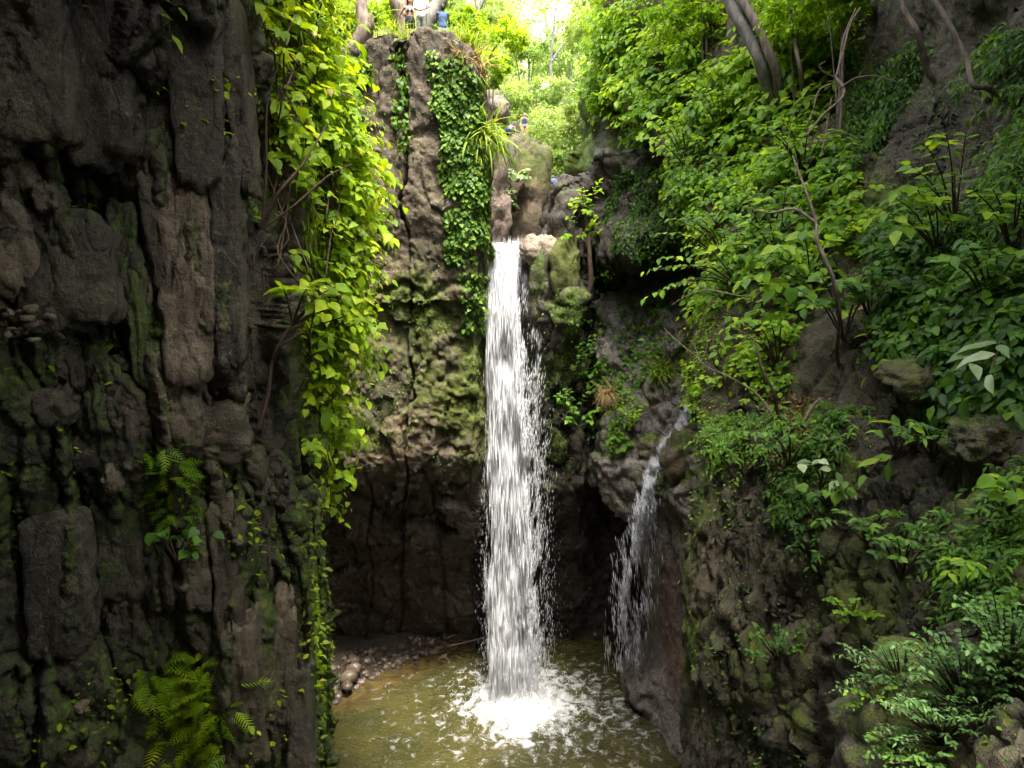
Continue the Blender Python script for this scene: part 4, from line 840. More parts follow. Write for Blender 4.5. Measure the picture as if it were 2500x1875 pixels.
# ------------------------------------------------------------------ right slope: ground cover
TW = []
def cover(name, label, cliff, n, poly, size, kind, mat, k=5, L=(.35, .5), droop=.5, tint=(.5, .25), lean=(-.35, -.3, .25), dens=.4, off=0.0, cond=None):
    b_, nn = sample_on(cliff, n, lambda px, py, N, G: inpoly(px, py, poly) * np.clip(dens + 1.3 * fbm(G, .6, 3, off=off + 31), 0.0, 1) * (1 if cond is None else cond(px, py, N, G)))
    d = nn * .7 + np.array(lean) + jit(len(b_), .4)
    p_, f_, n_, t_, i_ = sprigs(b_, d, L[0] + L[1] * rng.random(len(b_)), k, droop, .9, .3)
    cl = fbm(p_, .5, 2, off=off) + .6 * (rng.random(len(b_)) - .5)[i_]
    o = leaf_mesh(name, p_, f_, n_ + np.array((-.15, -.35, .1)), size * (.6 + .8 * rng.random(len(p_))), kind, M and mat, tint[0] + .35 * cl + tint[1] * rng.normal(size=len(p_)))
    TW.append((b_[::14], d[::14], L[0] + L[1], droop))
    return tag(o, label, 'undergrowth', kind='stuff')
cover('undergrowth', 'leafy green undergrowth over the top of the planted slope', 'right', 2200, [(1440, -60), (2080, -60), (2060, 120), (2020, 380), (1750, 420), (1600, 330), (1480, 220)], .26, 'oval', 'bright_leaf', 6, (.5, .7), .45, (.62, .25), dens=.4)
cover('undergrowth', 'mid green undergrowth on the steep middle of the slope', 'right', 2000, [(1640, 380), (2080, 360), (2200, 560), (2120, 800), (1950, 900), (1760, 880), (1740, 700)], .18, 'oval', 'bright_leaf', 6, (.35, .6), .5, (.5, .3), dens=.12, off=5)
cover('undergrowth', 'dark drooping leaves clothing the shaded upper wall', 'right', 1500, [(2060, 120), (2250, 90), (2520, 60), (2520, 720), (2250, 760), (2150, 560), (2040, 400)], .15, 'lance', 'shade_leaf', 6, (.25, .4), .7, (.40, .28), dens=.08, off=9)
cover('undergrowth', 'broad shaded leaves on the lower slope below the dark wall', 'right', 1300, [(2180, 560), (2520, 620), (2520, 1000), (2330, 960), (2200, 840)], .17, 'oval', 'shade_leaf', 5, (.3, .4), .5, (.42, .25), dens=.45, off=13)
cover('undergrowth', 'low ferny ground cover around the brown soil ledge', 'right', 1700, [(1720, 1040), (1900, 1000), (2150, 980), (2330, 1000), (2330, 1350), (2200, 1480), (2030, 1420), (1900, 1250), (1760, 1160)], .11, 'lance', 'shade_leaf', 7, (.15, .25), .45, (.55, .25), dens=.30, off=17)
cover('undergrowth', 'bright small leaves along the soil ledge under the saplings', 'right', 700, [(1700, 880), (1900, 820), (1960, 960), (1780, 1010), (1700, 1000)], .12, 'oval', 'bright_leaf', 6, (.15, .25), .4, (.6, .25), dens=.55, off=21)
cover('undergrowth', 'scattered ferns hanging on the mossy face above the huge boulder', 'right', 500, [(2300, 960), (2520, 960), (2520, 1500), (2300, 1500)], .11, 'lance', 'shade_leaf', 6, (.15, .2), .5, (.5, .25), dens=.15, off=25)
cover('undergrowth', 'fresh green leaves on the bank above the dark ivy', 'bank', 1700, [(1400, 150), (1860, 150), (1860, 420), (1600, 380), (1500, 300), (1440, 260)], .22, 'oval', 'bright_leaf', 6, (.4, .6), .4, (.55, .25), dens=.45, off=29)
cover('undergrowth', 'small leaves and weeds around the wet cascade slope', 'alcove', 380, [(1480, 720), (1720, 720), (1720, 830), (1640, 830), (1560, 1000), (1540, 1130), (1480, 1130), (1460, 900)], .15, 'oval', 'shade_leaf', 6, (.2, .3), .5, (.6, .3), dens=.3, off=33)
b_, nn = sample_on('right', 7000, lambda px, py, N, G: ((py > 560) & (py < 1080) & (px < 2100)) * np.exp(-((px - np.interp(py, [600, 750, 900, 1000, 1045], [1780, 1742, 1708, 1696, 1746])) / 30) ** 2) + .10 * ((py > 1040) & (py < 1300) & (px < 1800)))
wd = leaf_mesh('moss_tufts', b_ + nn * .01, nn * .4 + np.array((-.4, 0, -.4)) + jit(len(b_), .4), UP + nn + jit(len(b_), .3), .04 + .06 * rng.random(len(b_)), 'dia', 'bright_leaf', .6 + .25 * rng.normal(size=len(b_)))
tag(wd, 'bright moss draped over the edge of the slope above the cascade', 'moss', kind='stuff')
b_, nn = sample_on('right', 6000, lambda px, py, N, G: ((px > 1690) & (px < 2500) & (py > 350) & (py < 1875)) * np.clip(fbm(G, .8, 3, off=41), 0, 1) * (.3 + .7 * (py > 1000)))
wd = leaf_mesh('wall_weeds', b_ + nn * .01, nn * .5 + np.array((-.2, 0, -.4)) + jit(len(b_), .4), UP + nn + jit(len(b_), .3), .03 + .05 * rng.random(len(b_)), 'dia', 'shade_leaf', .6 + .25 * rng.normal(size=len(b_)))
tag(wd, 'tiny weeds and moss tufts over the mossy cliff', 'weeds', kind='stuff')
# leaf litter on the brown soil ledge
b_, nn = sample_on('right', 2600, lambda px, py, N, G: inpoly(px, py, [(1860, 960), (2020, 960), (2060, 1080), (1960, 1180), (1860, 1100)]) + .6 * inpoly(px, py, [(2080, 600), (2300, 620), (2340, 880), (2150, 860), (2090, 740)]))
wd = leaf_mesh('leaf_litter', b_ + nn * .02, jit(len(b_), 1), UP + nn + jit(len(b_), .5), .05 + .08 * rng.random(len(b_)), 'oval', 'dry', .25 + .2 * rng.normal(size=len(b_)))
tag(wd, 'dry brown leaf litter and twigs on the slope', 'leaf litter', kind='stuff')

# ------------------------------------------------------------------ right slope: shrubs with broad leaves
def shrub_at(label, px, py, tips, leaf, mat, kind='oval', per=7, lift=.25, cliff='right', name='shrub', droop=.25):
    r, n_ = ray_to(cliff, px, py); tps = []
    for (a, c) in tips: tps.append(P(a, c, max(r[1] - .35 - .5 * random.random(), 2)))
    return broad_plant(name, label, r, tps, leaf, mat, kind, per, None, droop)
def fan(px, py, w, h, n):
    return [(px + w * (-.5 + (i + .5) / n) + random.uniform(-.1, .1) * w, py - h * (.45 + .55 * random.random())) for i in range(n)]
shrub_at('tall shrub with large pale lobed leaves over the ivy curtain', 1900, 640, [(1790, 520), (1850, 480), (1920, 450), (1990, 440), (2060, 480), (2100, 520), (1760, 600), (2000, 540), (1880, 560), (2080, 580)], .30, 'bright_leaf', 'oval', 8)
shrub_at('big leaved shrub halfway down the slope beside the thin leaning sapling', 1980, 700, [(1850, 620), (1900, 600), (1960, 560), (2020, 580), (2090, 540), (2120, 610), (1830, 680), (1940, 650), (2040, 660), (1900, 700)], .32, 'bright_leaf', 'oval', 7)
shrub_at('shrub with long bright leaves rising against the shaded wall', 2330, 560, [(2220, 400), (2260, 350), (2310, 320), (2360, 310), (2200, 470), (2260, 450), (2330, 420)], .24, 'bright_leaf', 'oval', 6)
shrub_at('shrub with bright drooping leaves under the shaded wall', 2290, 620, [(2140, 530), (2180, 480), (2230, 450), (2280, 480), (2330, 520), (2200, 560)], .27, 'bright_leaf', 'oval', 6)
shrub_at('leafy bush overhanging the dark cave on a bare branch', 1800, 700, [(1590, 660), (1620, 630), (1660, 650), (1600, 720), (1640, 700), (1690, 600), (1720, 640)], .19, 'bright_leaf', 'oval', 8)
shrub_at('dense small leaved bush at the corner of the ivy curtain', 1760, 640, fan(1700, 640, 180, 130, 9), .16, 'shade_leaf', 'oval', 9)
shrub_at('shrub with round dull leaves beside the trunk foot', 2060, 830, fan(2040, 800, 200, 150, 8), .20, 'shade_leaf', 'heart', 6)
shrub_at('low shrub with grey green leaves above the mossy boulder', 2130, 790, fan(2130, 760, 220, 120, 8), .17, 'shade_leaf', 'heart', 6)
shrub_at('shrub with wide bright leaves on the soil ledge edge', 1900, 900, fan(1870, 880, 220, 110, 8), .17, 'bright_leaf', 'oval', 7)
shrub_at('arum like plant with long glossy leaves on the ledge', 2190, 1120, [(2140, 1050), (2180, 1010), (2230, 1040), (2170, 1130), (2260, 1060), (2120, 1150)], .32, 'bright_leaf', 'long', 2, name='leafy_plant')
shrub_at('small plant with pale hanging leaves below the soil ledge', 2010, 1180, [(1960, 1130), (2000, 1120), (2040, 1150), (2070, 1190)], .22, 'pale_leaf', 'oval', 2, name='leafy_plant')
shrub_at('heart leaved plant hanging from the mossy face', 2020, 1240, fan(2020, 1240, 160, 70, 6), .15, 'shade_leaf', 'heart', 3, name='leafy_plant')
shrub_at('round leaved plant between the two moss cushioned boulders', 2460, 1260, fan(2460, 1270, 120, 120, 6), .16, 'bright_leaf', 'heart', 3, name='leafy_plant')
shrub_at('plant with wide white veined leaves beside the boulder', 2450, 860, [(2380, 880), (2420, 900), (2440, 840), (2490, 830)], .42, 'pale_leaf', 'long', 2, name='leafy_plant')
shrub_at('shrub with many dull leaves low on the shaded slope', 2420, 760, fan(2400, 740, 240, 170, 10), .18, 'shade_leaf', 'oval', 7)
shrub_at('shrub with upright bright leaves at the slope margin', 2470, 620, fan(2450, 600, 150, 150, 7), .19, 'bright_leaf', 'oval', 6)
shrub_at('feathery shrub spreading under the twisted vines', 1960, 430, fan(1950, 410, 260, 130, 10), .17, 'bright_leaf', 'oval', 9)
shrub_at('leafy shrub below the pair of leaning trunks', 1760, 330, fan(1750, 310, 240, 150, 10), .24, 'bright_leaf', 'oval', 8)
shrub_at('loose shrub leaning out above the ivy curtain', 1680, 420, fan(1650, 400, 220, 150, 9), .24, 'bright_leaf', 'oval', 8)

shrub_at('dark green fern like plant hanging beside the cleft', 2120, 1330, fan(2120, 1330, 220, 90, 9), .13, 'shade_leaf', 'long', 7, name='leafy_plant')
shrub_at('small leaved plant trailing over the mossy face', 2200, 1420, fan(2200, 1420, 200, 120, 9), .11, 'shade_leaf', 'oval', 8, name='leafy_plant')
shrub_at('leafy sprays under the soil ledge', 1930, 1130, fan(1910, 1130, 220, 90, 9), .12, 'shade_leaf', 'oval', 8, name='leafy_plant')
shrub_at('sprawling plant with narrow leaves beyond the soil ledge', 2280, 1130, fan(2270, 1120, 200, 110, 9), .13, 'shade_leaf', 'long', 8, name='leafy_plant')
shrub_at('rosette of narrow leaves on the dark face', 2350, 1440, fan(2350, 1440, 110, 80, 6), .15, 'bright_leaf', 'long', 5, name='leafy_plant')

b_ = np.vstack([t[0] for t in TW]); d = np.vstack([t[1] for t in TW]); L = np.concatenate([np.full(len(t[0]), t[2]) for t in TW])
tw = stems_mesh('twigs', b_, d, L, .45, .009, 'twig'); tag(tw, 'thin brown twigs among the undergrowth of the slope', 'twigs', kind='stuff')

# ------------------------------------------------------------------ rocks
def rock_arrays(c, half, seed, expo=3.0, rot=(0, 0, 0), rough=.12, nu=34, nv=22, fine=.03):
    th = np.linspace(0, 2 * np.pi, nu, endpoint=False); ph = np.linspace(-np.pi / 2, np.pi / 2, nv)
    T, H = np.meshgrid(th, ph); d = np.stack([np.cos(H) * np.cos(T), np.cos(H) * np.sin(T), np.sin(H)], -1)
    r = (np.abs(d) ** expo).sum(-1) ** (-1 / expo); half = np.array(half, float); q = d * r[..., None]
    m = half.mean(); q = q * (1 + rough * fbm(q * 1.0, 1.2, 4, off=seed * 3.7) )[..., None]
    cut = fbm(d, .9, 2, off=seed * 1.9); q = q * (1 - .12 * np.clip(cut, 0, 1))[..., None]
    V = q * half
    if nu > 20: V = V + d * (rough * .55 * m * facet(V / m, 1.6, off=seed * 2.3)[0] + rough * .2 * m * facet(V / m, 4.2, off=seed)[0])[..., None]
    V = V + d * (fine * m * fbm(V / m, 3.5, 4, .6, off=seed))[..., None]
    from mathutils import Euler
    Rm = np.array(Euler(rot).to_matrix()); V = V @ Rm.T + np.array(c)
    a = np.arange(nv * nu).reshape(nv, nu); b2 = np.roll(a, -1, axis=1)
    Fq = np.stack([a[:-1], b2[:-1], b2[1:], a[1:]], -1).reshape(-1, 4)
    return V, Fq
def rock(name, mat, c, half, seed, expo=3.0, rot=(0, 0, 0), rough=.12, moss=.2, tan=0.0, wet=.1, parent=None, fine=.03, up=.5, res=(34, 22)):
    V, Fq = rock_arrays(c, half, seed, expo, rot, rough, res[0], res[1], fine); V2 = V.reshape(-1, 3); n = nrmz(V2 - np.array(c))
    ms = moss + up * sstep(.2, .9, n[:, 2]) + .35 * fbm(V2, 1.3, 3, off=seed)
    o = mesh_np(name, V2, Fq, M[mat], smooth=True, attrs={'moss': ms, 'tan': tan + 0 * ms, 'wet': wet + 0 * ms})
    if parent is not None: o.parent = parent
    return o
# stones jointed into the left wall
LW = [(178, 665, 108, 150, .05, 0, 5), (130, 775, 84, 36, .0, 0, 5), (42, 590, 50, 135, -.3, .7, 6), (66, 428, 36, 42, -.4, .95, 6), (130, 488, 26, 34, -.2, .3, 5), (158, 880, 32, 54, .2, 0, 5), (189, 892, 20, 64, .15, 0, 5), (236, 880, 32, 50, .45, 0, 5),
      (50, 852, 60, 34, -.1, 0, 6), (140, 985, 50, 50, .0, 0, 4), (252, 992, 26, 60, .45, 0, 4), (515, 1045, 95, 90, .05, .25, 5), (452, 1015, 40, 84, .05, .55, 5), (215, 1090, 68, 56, .1, 0, 3.5), (286, 1155, 22, 38, -.3, .7, 4), (305, 760, 22, 34, .0, 0, 4), (700, 1470, 30, 66, -.2, .9, 3), (205, 1700, 22, 17, -.2, .7, 3), (345, 1745, 70, 75, .8, 0, 3), (425, 1835, 80, 80, .8, 0, 3), (300, 1850, 60, 60, .3, 0, 3)]
for k, (a, b_, w, h, ms, tn, ex) in enumerate(LW):
    s, n_ = ray_to('left', a, b_); D = float(s[1]) - .02; mpp = (D * .98) / FPX
    rock('stone', 'left_rock', P(a, b_, D + .22), (w * mpp, .34, h * mpp), k + 3, ex, (random.uniform(-.08, .08), random.uniform(-.09, .09), random.uniform(.1, .5)), .20, ms - .15, tn, .2, left, up=.35, res=(46, 32), fine=.05)
SLAB = [(455, 680, 62, 270, .9, -.3, .04), (500, 600, 26, 190, .6, .1, .0), (395, 560, 40, 150, .15, .0, -.06), (352, 800, 22, 150, .1, .75, .05), (560, 620, 34, 260, .0, -.3, .02), (625, 760, 46, 190, .0, -.4, -.03), (310, 640, 34, 140, .0, .35, .06),
        (590, 250, 24, 230, .1, -.3, -.03), (480, 250, 56, 200, .05, -.4, .03), (385, 260, 44, 160, .0, -.2, .05), (250, 200, 70, 190, .0, -.5, -.03), (90, 180, 80, 170, .1, -.6, .0), (640, 1260, 30, 190, .15, .1, .02), (560, 1380, 36, 220, .2, .0, .0), (690, 1650, 34, 200, .25, -.1, .02), (610, 1680, 40, 230, .4, -.1, -.02), (480, 1350, 34, 160, .2, .1, .03), (740, 1750, 32, 170, .0, -.5, .0), (300, 1330, 50, 150, .0, .2, .05), (150, 1420, 80, 200, .0, -.3, .04)]
for k, (a, b_, w, h, tn, ms, ti) in enumerate(SLAB):
    s, n_ = ray_to('left', a, b_); D = float(s[1]); mpp = (D * .98) / FPX
    rock('stone', 'left_rock', P(a, b_, D + .20), (w * mpp, .30, h * mpp), k + 143, 11, (random.uniform(-.05, .05), ti, random.uniform(.05, .45)), .12, ms - .1, tn, .2, left, up=.2, res=(52, 38), fine=.05)
for k in range(26):
    a, b_ = random.uniform(0, 150), random.uniform(745, 830); s, n_ = ray_to('left', a, b_)
    rock('stone', 'left_rock', P(a, b_, float(s[1]) - .30 + random.uniform(-.08, .1)), (random.uniform(.04, .10), random.uniform(.03, .08), random.uniform(.02, .045)), 60 + k, 5, (random.uniform(-.6, .6), random.uniform(-.6, .6), random.uniform(0, 3)), .1, -.5, .3 + .5 * random.random(), 0, left, up=0, res=(10, 7))
# rocks of the upper channel
def boulder(label, a, b_, D, w, h, dep, mat='pale_rock', seed=1, expo=3.5, rot=(0, 0, 0), rough=.24, **kw):
    kw.setdefault('res', (46, 32))
    mpp = D * .985 / FPX; o = rock('boulder', mat, P(a, b_, D), (w * mpp / 2, dep / 2, h * mpp / 2), seed, expo, rot, rough, **kw); return tag(o, label, 'boulder')
boulder('tall smooth brown boulder between the column and the dark water channel', 1212, 510, 29.3, 66, 210, 1.8, 'wet_rock', 11, 3.2, moss=-.4, tan=.35, up=0)
boulder('slab of dark wet rock lining the channel behind the lip', 1240, 500, 31.0, 60, 260, 1.2, 'dark_rock', 12, 4, moss=-.4, wet=.8, up=0)
boulder('rock pillar topped with ivy in the middle of the upper channel', 1284, 492, 31.0, 84, 236, 2.4, 'column_rock', 13, 5, (0, .05, .2), moss=.15, tan=.35)
boulder('leaning brown rock beside the ivy topped pillar', 1330, 510, 31.6, 60, 200, 2.0, 'pale_rock', 14, 3, (0, -.18, 0), moss=-.1, tan=.1, up=.2)
boulder('flat topped grey boulder carrying the bags', 1392, 515, 31.0, 112, 140, 2.6, 'pale_rock', 15, 4, moss=-.15, up=.15, tan=.6)
boulder('pale tan boulder perched on the lip beside the falling water', 1322, 618, 26.9, 100, 74, 1.5, 'pale_rock', 16, 2.6, (0, .12, 0), .2, moss=-.3, tan=.5, up=0, fine=.06)
boulder('brown shoulder of rock under the pale boulder at the lip', 1322, 700, 26.7, 62, 170, 1.3, 'dark_rock', 17, 3.2, moss=.25, tan=.2, wet=.5)
boulder('mossy rock below the pale boulder', 1380, 700, 26.3, 70, 190, 1.3, 'column_rock', 18, 3.2, moss=.45)
boulder('rounded brown rock the swimmers stand on', 1278, 372, 48, 74, 60, 3.0, 'column_rock', 19, 3, moss=.15, tan=.3)
boulder('leaning stone slab beside the bending man', 1262, 328, 49.2, 22, 52, 1.0, 'column_rock', 20, 3, (0, -.35, 0), moss=.0)
boulder('mossy ledge under the bending man', 1232, 372, 46.5, 70, 60, 3.0, 'column_rock', 21, 3, moss=.5)
boulder('dark rounded rock lying between the bags', 1377, 446, 31.2, 44, 36, .8, 'dark_rock', 22, 2.3, moss=-.5, up=0)
boulder('grey rock half buried in the bushes above the channel', 1212, 265, 44, 60, 70, 2.0, 'pale_rock', 23, 3, moss=.1)
boulder('mossy boulder resting on the planted slope', 2225, 930, 10.3, 150, 92, 1.0, 'right_rock', 24, 2.8, (0, .05, .3), moss=.45)
boulder('huge mossy boulder rising below the dark cleft', 2420, 1990, 6.6, 900, 760, 3.0, 'right_rock', 25, 2.5, (0, .15, .2), .2, moss=.42, up=.4, res=(120, 80), fine=.05)
boulder('mossy rock shoulder jutting over the dark cleft', 2130, 1575, 9.6, 280, 330, 1.4, 'right_rock', 26, 5, (0, .1, .1), .3, moss=.1, up=.4, res=(90, 60), fine=.06)
boulder('pitted mossy rock standing in the dark cleft', 1835, 1830, 11.4, 130, 330, 1.0, 'right_rock', 27, 5, (0, .12, .1), .3, moss=.0, up=.4, res=(70, 60), fine=.07)
boulder('moss cushioned boulder above the round leaved plant', 2420, 1085, 8.7, 170, 130, 1.0, 'right_rock', 28, 3.2, rough=.3, moss=.25, res=(60, 40), fine=.06)
boulder('second moss cushioned boulder beside the plant', 2440, 1340, 8.0, 220, 240, 1.0, 'right_rock', 29, 3.2, rough=.3, moss=.15, res=(60, 40), fine=.06)
boulder('wet black boulder at the foot of the side cascade', 1568, 1680, 26.0, 80, 110, 2.0, 'wet_rock', 30, 2.6, (0, -.3, 0), moss=-.6, wet=.9, up=0)
boulder('brown knob of rock above the side cascade', 1590, 1090, 24.8, 70, 70, 1.0, 'pale_rock', 31, 2.6, moss=.3, tan=.2, wet=.4)
boulder('mossy brown rock beside the run of the side cascade', 1668, 1120, 23.3, 110, 150, 1.4, 'column_rock', 32, 2.7, moss=.35, tan=.4, wet=.3)
# bags on the picnic rock
def cloth_bag(label, a, b_, D, w, h, col, seed):
    mpp = D / FPX; V, Fq = rock_arrays(P(a, b_, D), (w * mpp / 2, .16, h * mpp / 2), seed, 2.2, (0, 0, 0), .35, 20, 12, .12); e = empty('bag', P(a, b_, D)); tag(e, label, 'bag')
    adopt(mesh_np('body', V.reshape(-1, 3), Fq, mat_plain('cloth_%d' % seed, col, .8, .2, 12, .3, .01), smooth=True), e)
    t = P(a, b_ - h * .45, D); V, Fc = tube([t + np.array((-.09, -.05, 0)), t + np.array((0, -.07, .1)), t + np.array((.09, -.05, 0))], [.014, .014], 5); adopt(mesh_np('strap', V, Fc, mat_plain('strap_%d' % seed, tuple(c * .4 for c in col), .8), smooth=True), e)
cloth_bag('blue and white cloth bag leaning on the dark rounded rock', 1353, 447, 30.6, 20, 17, (0.22, 0.27, 0.48), 41)
cloth_bag('white cloth bundle lying beside the dark rounded rock', 1413, 447, 30.6, 26, 13, (0.72, 0.70, 0.72), 42)

# ------------------------------------------------------------------ gravel bank with loose stones and driftwood
xs = np.linspace(-11, -1.0, 90); ys = np.linspace(22, 32.2, 90); X, Y = np.meshgrid(xs, ys)
def shore_x(Y): return np.interp(Y, [21, 22, 24.0, 26.2, 28.2, 29.6, 30.4, 31.0], [-9.6, -9.2, -8.6, -7.3, -5.9, -4.2, -2.6, -1.2])
def bank_z(X, Y): return np.clip(.42 * (shore_x(Y) - X) * .5, -.5, .55) + .05 * fbm(np.stack([X, Y, 0 * X], -1), 2.2, 3)
Z = bank_z(X, Y); G = np.stack([X, Y, Z], -1)
gb = mesh_np('gravel_bank', G, grid_faces(90, 90), M['soil'], smooth=True, attrs={'moss': 0 * X - 1, 'tan': 0 * X, 'wet': .8 + 0 * X}); tag(gb, 'brown gravel bank beside the pool', 'gravel', kind='structure')
M['pebble'] = mat_plain('pebble', (0.085, 0.062, 0.040), .42, .5, 5.0, .5, .02, col2=(0.045, 0.034, 0.027), spec=.5)
M['pebble2'] = mat_plain('pebble2', (0.13, 0.098, 0.066), .5, .5, 5.0, .5, .02, col2=(0.075, 0.052, 0.038), spec=.5)
PM = []
for k in range(8):
    V, Fq = rock_arrays((0, 0, 0), (1, .8, .62), 80 + k, 2.4, (0, 0, 0), .22, 12, 8, .04); me = bpy.data.meshes.new('stone'); me.from_pydata(V.reshape(-1, 3).tolist(), [], Fq.tolist()); me.polygons.foreach_set('use_smooth', np.ones(len(Fq), bool)); me.materials.append(M['pebble' if k % 3 else 'pebble2']); PM.append(me)
made = 0
while made < 290:
    y = random.uniform(24.2, 31.0); x = float(shore_x(np.array(y))) - random.uniform(-.5, 2.6) * random.random() ** .6; s = .05 + .17 * random.random() ** 2.2
    a, c = proj(np.array((x, y, .1)))
    if a < 770 or a > 1130: continue
    o = bpy.data.objects.new('stone', PM[made % 8]); o.location = (x, y, float(bank_z(np.array(x), np.array(y))) + s * .25); o.scale = (s, s, s); o.rotation_euler = (random.uniform(-.4, .4), random.uniform(-.4, .4), random.uniform(0, 6)); COL.objects.link(o)
    
    sh_ = float(shore_x(np.array(y))) - x; where = 'half sunk at the waterline of the gravel bank' if sh_ < .35 else 'in the middle of the gravel bank' if sh_ < 1.2 else 'at the back of the gravel bank under the rock column'
    tag(o, ('fist sized ' if s < .1 else 'melon sized ') + ('dark wet stone ' if made % 8 % 3 else 'paler brown stone ') + where, 'stone', 'loose stones of the gravel bank'); made += 1
def big_stone(label, a, c, D, s, me, sc=(1, 1, 1)):
    o = bpy.data.objects.new('stone', me); p = P(a, c, D); o.location = tuple(p); o.scale = tuple(s * q for q in sc); o.rotation_euler = (.1, -.1, random.uniform(0, 3)); COL.objects.link(o); tag(o, label, 'stone', 'larger stones of the gravel bank')
big_stone('largest pale brown rounded stone on the gravel bank', 852, 1652, 27.1, .36, PM[0], (1, 1, 1.1)); big_stone('tall greenish stone behind the largest rounded stone', 868, 1632, 27.6, .34, PM[3], (.8, .8, 1.2))
big_stone('squarish brown stone near the back of the gravel bank', 862, 1612, 28.6, .30, PM[6]); big_stone('dark wet stone at the water edge below the largest stone', 848, 1674, 26.6, .28, PM[1]); big_stone('pinkish stone alone at the tip of the gravel bank', 800, 1708, 25.9, .20, PM[6])
# finer gravel
n = 5000; y = 23 + 8.2 * rng.random(n); x = shore_x(y) - (rng.random(n) * 3.4 - .4); z = bank_z(x, y); s = .015 + .03 * rng.random(n)
T = np.array([(1,0,0),(-1,0,0),(0,1,0),(0,-1,0),(0,0,.7),(0,0,-.7)], float); Fo = np.array([(0,2,4),(2,1,4),(1,3,4),(3,0,4)])
V = np.stack([x, y, z + .005], -1)[:, None] + T[None] * s[:, None, None] * (1 + .4 * rng.normal(size=(n, 6, 1))); Fc = (Fo[None] + (np.arange(n) * 6)[:, None, None]).reshape(-1, 3)
gv = mesh_np('gravel', V.reshape(-1, 3), Fc, M['pebble']); tag(gv, 'small wet gravel between the loose stones', 'gravel', kind='stuff')
for lab, pts, r in (('pale driftwood stick pointing at the falling water', [(1090, 1578, 29.4), (1140, 1568, 29.6), (1185, 1555, 29.8)], .045), ('short orange driftwood stub propped against the dark wall', [(1092, 1558, 30.2), (1105, 1552, 30.2), (1118, 1546, 30.3)], .05),
                    ('thin dark driftwood twig lying along the bank edge', [(1010, 1592, 29.2), (1060, 1586, 29.4), (1110, 1572, 29.6)], .025), ('crossed driftwood twig under the dark wall', [(1040, 1574, 29.8), (1090, 1566, 30), (1170, 1563, 30.1)], .022),
                    ('small orange branch floating in the shallows', [(1072, 1608, 28.8), (1085, 1603, 28.8), (1096, 1612, 28.7)], .04), ('broken twig with red bark on the stones', [(880, 1628, 28.0), (886, 1622, 28.0), (890, 1616, 28.1)], .03)):
    V, Fc = tube([P(*q) for q in pts], [r, r * .5], 6, .3); o = mesh_np('driftwood', V, Fc, M['pale_twig'] if 'pale' in lab or 'orange' in lab else M['twig'], smooth=True); tag(o, lab, 'driftwood')

# ------------------------------------------------------------------ trees and far bushes
def crown_leaves(cs, size, kind, nmul=1.0, flat=.75):
    """leaf clumps spread through each ellipsoid of the crown"""
    Pp, Ff, Nn = [], [], []
    for c, r, n in cs:
        n = int(n * nmul); nc = max(6, n // 45); cd = nrmz(rng.normal(size=(nc, 3))) * (rng.random((nc, 1)) ** .38); cd[:, 2] *= flat
        cc = np.array(c) + cd * r; w = rng.integers(0, nc, n); q = rng.normal(size=(n, 3)) * r * .16; q[:, 2] *= .6
        p = cc[w] + q; o = nrmz(p - np.array(c)); Pp.append(p); Ff.append(o * .5 + jit(n, .6) - UP * .3); Nn.append(UP + o * .3 + jit(n, .45))
    return np.vstack(Pp), np.vstack(Ff), np.vstack(Nn)
def tree(name, label, trunks, crowns, size, mat, kind='dia', cat='tree', group=None, bark='bark', tint=(.5, .25), base=None):
    root = np.array(base if base is not None else trunks[0][0][0]); e = empty(name, root); tag(e, label, cat, group)
    for i, (pts, rads) in enumerate(trunks):
        V, Fc = tube(pts, rads, 9, .18); o = mesh_np('trunk' if i == 0 else 'limb', V, Fc, M[bark], smooth=True)
        if i == 0: tk = adopt(o, e)
        else: o.parent = tk
    if crowns:
        p, f, n = crown_leaves(crowns, size, kind); leaf_mesh('crown', p, f, n, size * (.6 + .8 * rng.random(len(p))), kind, mat, tint[0] + .3 * fbm(p, .35, 2) + tint[1] * rng.normal(size=len(p)), e, True)
    return e
def px_r(r, D): return r * D / FPX
def simple_tree(label, px, py, D, rpx, n, size=.3, mat='far_haze_leaf', name='tree', hz=1.0, tint=(.5, .25), bark='bark_grey', trunk=True, group=None):
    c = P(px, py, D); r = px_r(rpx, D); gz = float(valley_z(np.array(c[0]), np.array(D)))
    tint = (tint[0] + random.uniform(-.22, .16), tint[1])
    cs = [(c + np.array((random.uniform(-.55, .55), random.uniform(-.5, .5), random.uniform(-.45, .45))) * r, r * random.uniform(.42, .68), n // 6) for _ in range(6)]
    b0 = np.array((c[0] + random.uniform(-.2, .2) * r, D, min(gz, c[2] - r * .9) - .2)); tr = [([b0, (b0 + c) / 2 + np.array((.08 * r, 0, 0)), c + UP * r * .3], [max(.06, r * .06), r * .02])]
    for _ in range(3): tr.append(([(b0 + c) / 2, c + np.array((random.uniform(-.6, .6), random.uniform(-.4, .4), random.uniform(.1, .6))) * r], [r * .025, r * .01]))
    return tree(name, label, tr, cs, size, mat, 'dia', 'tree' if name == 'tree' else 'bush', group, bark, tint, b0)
FT = 'trees and bushes of the upper valley'
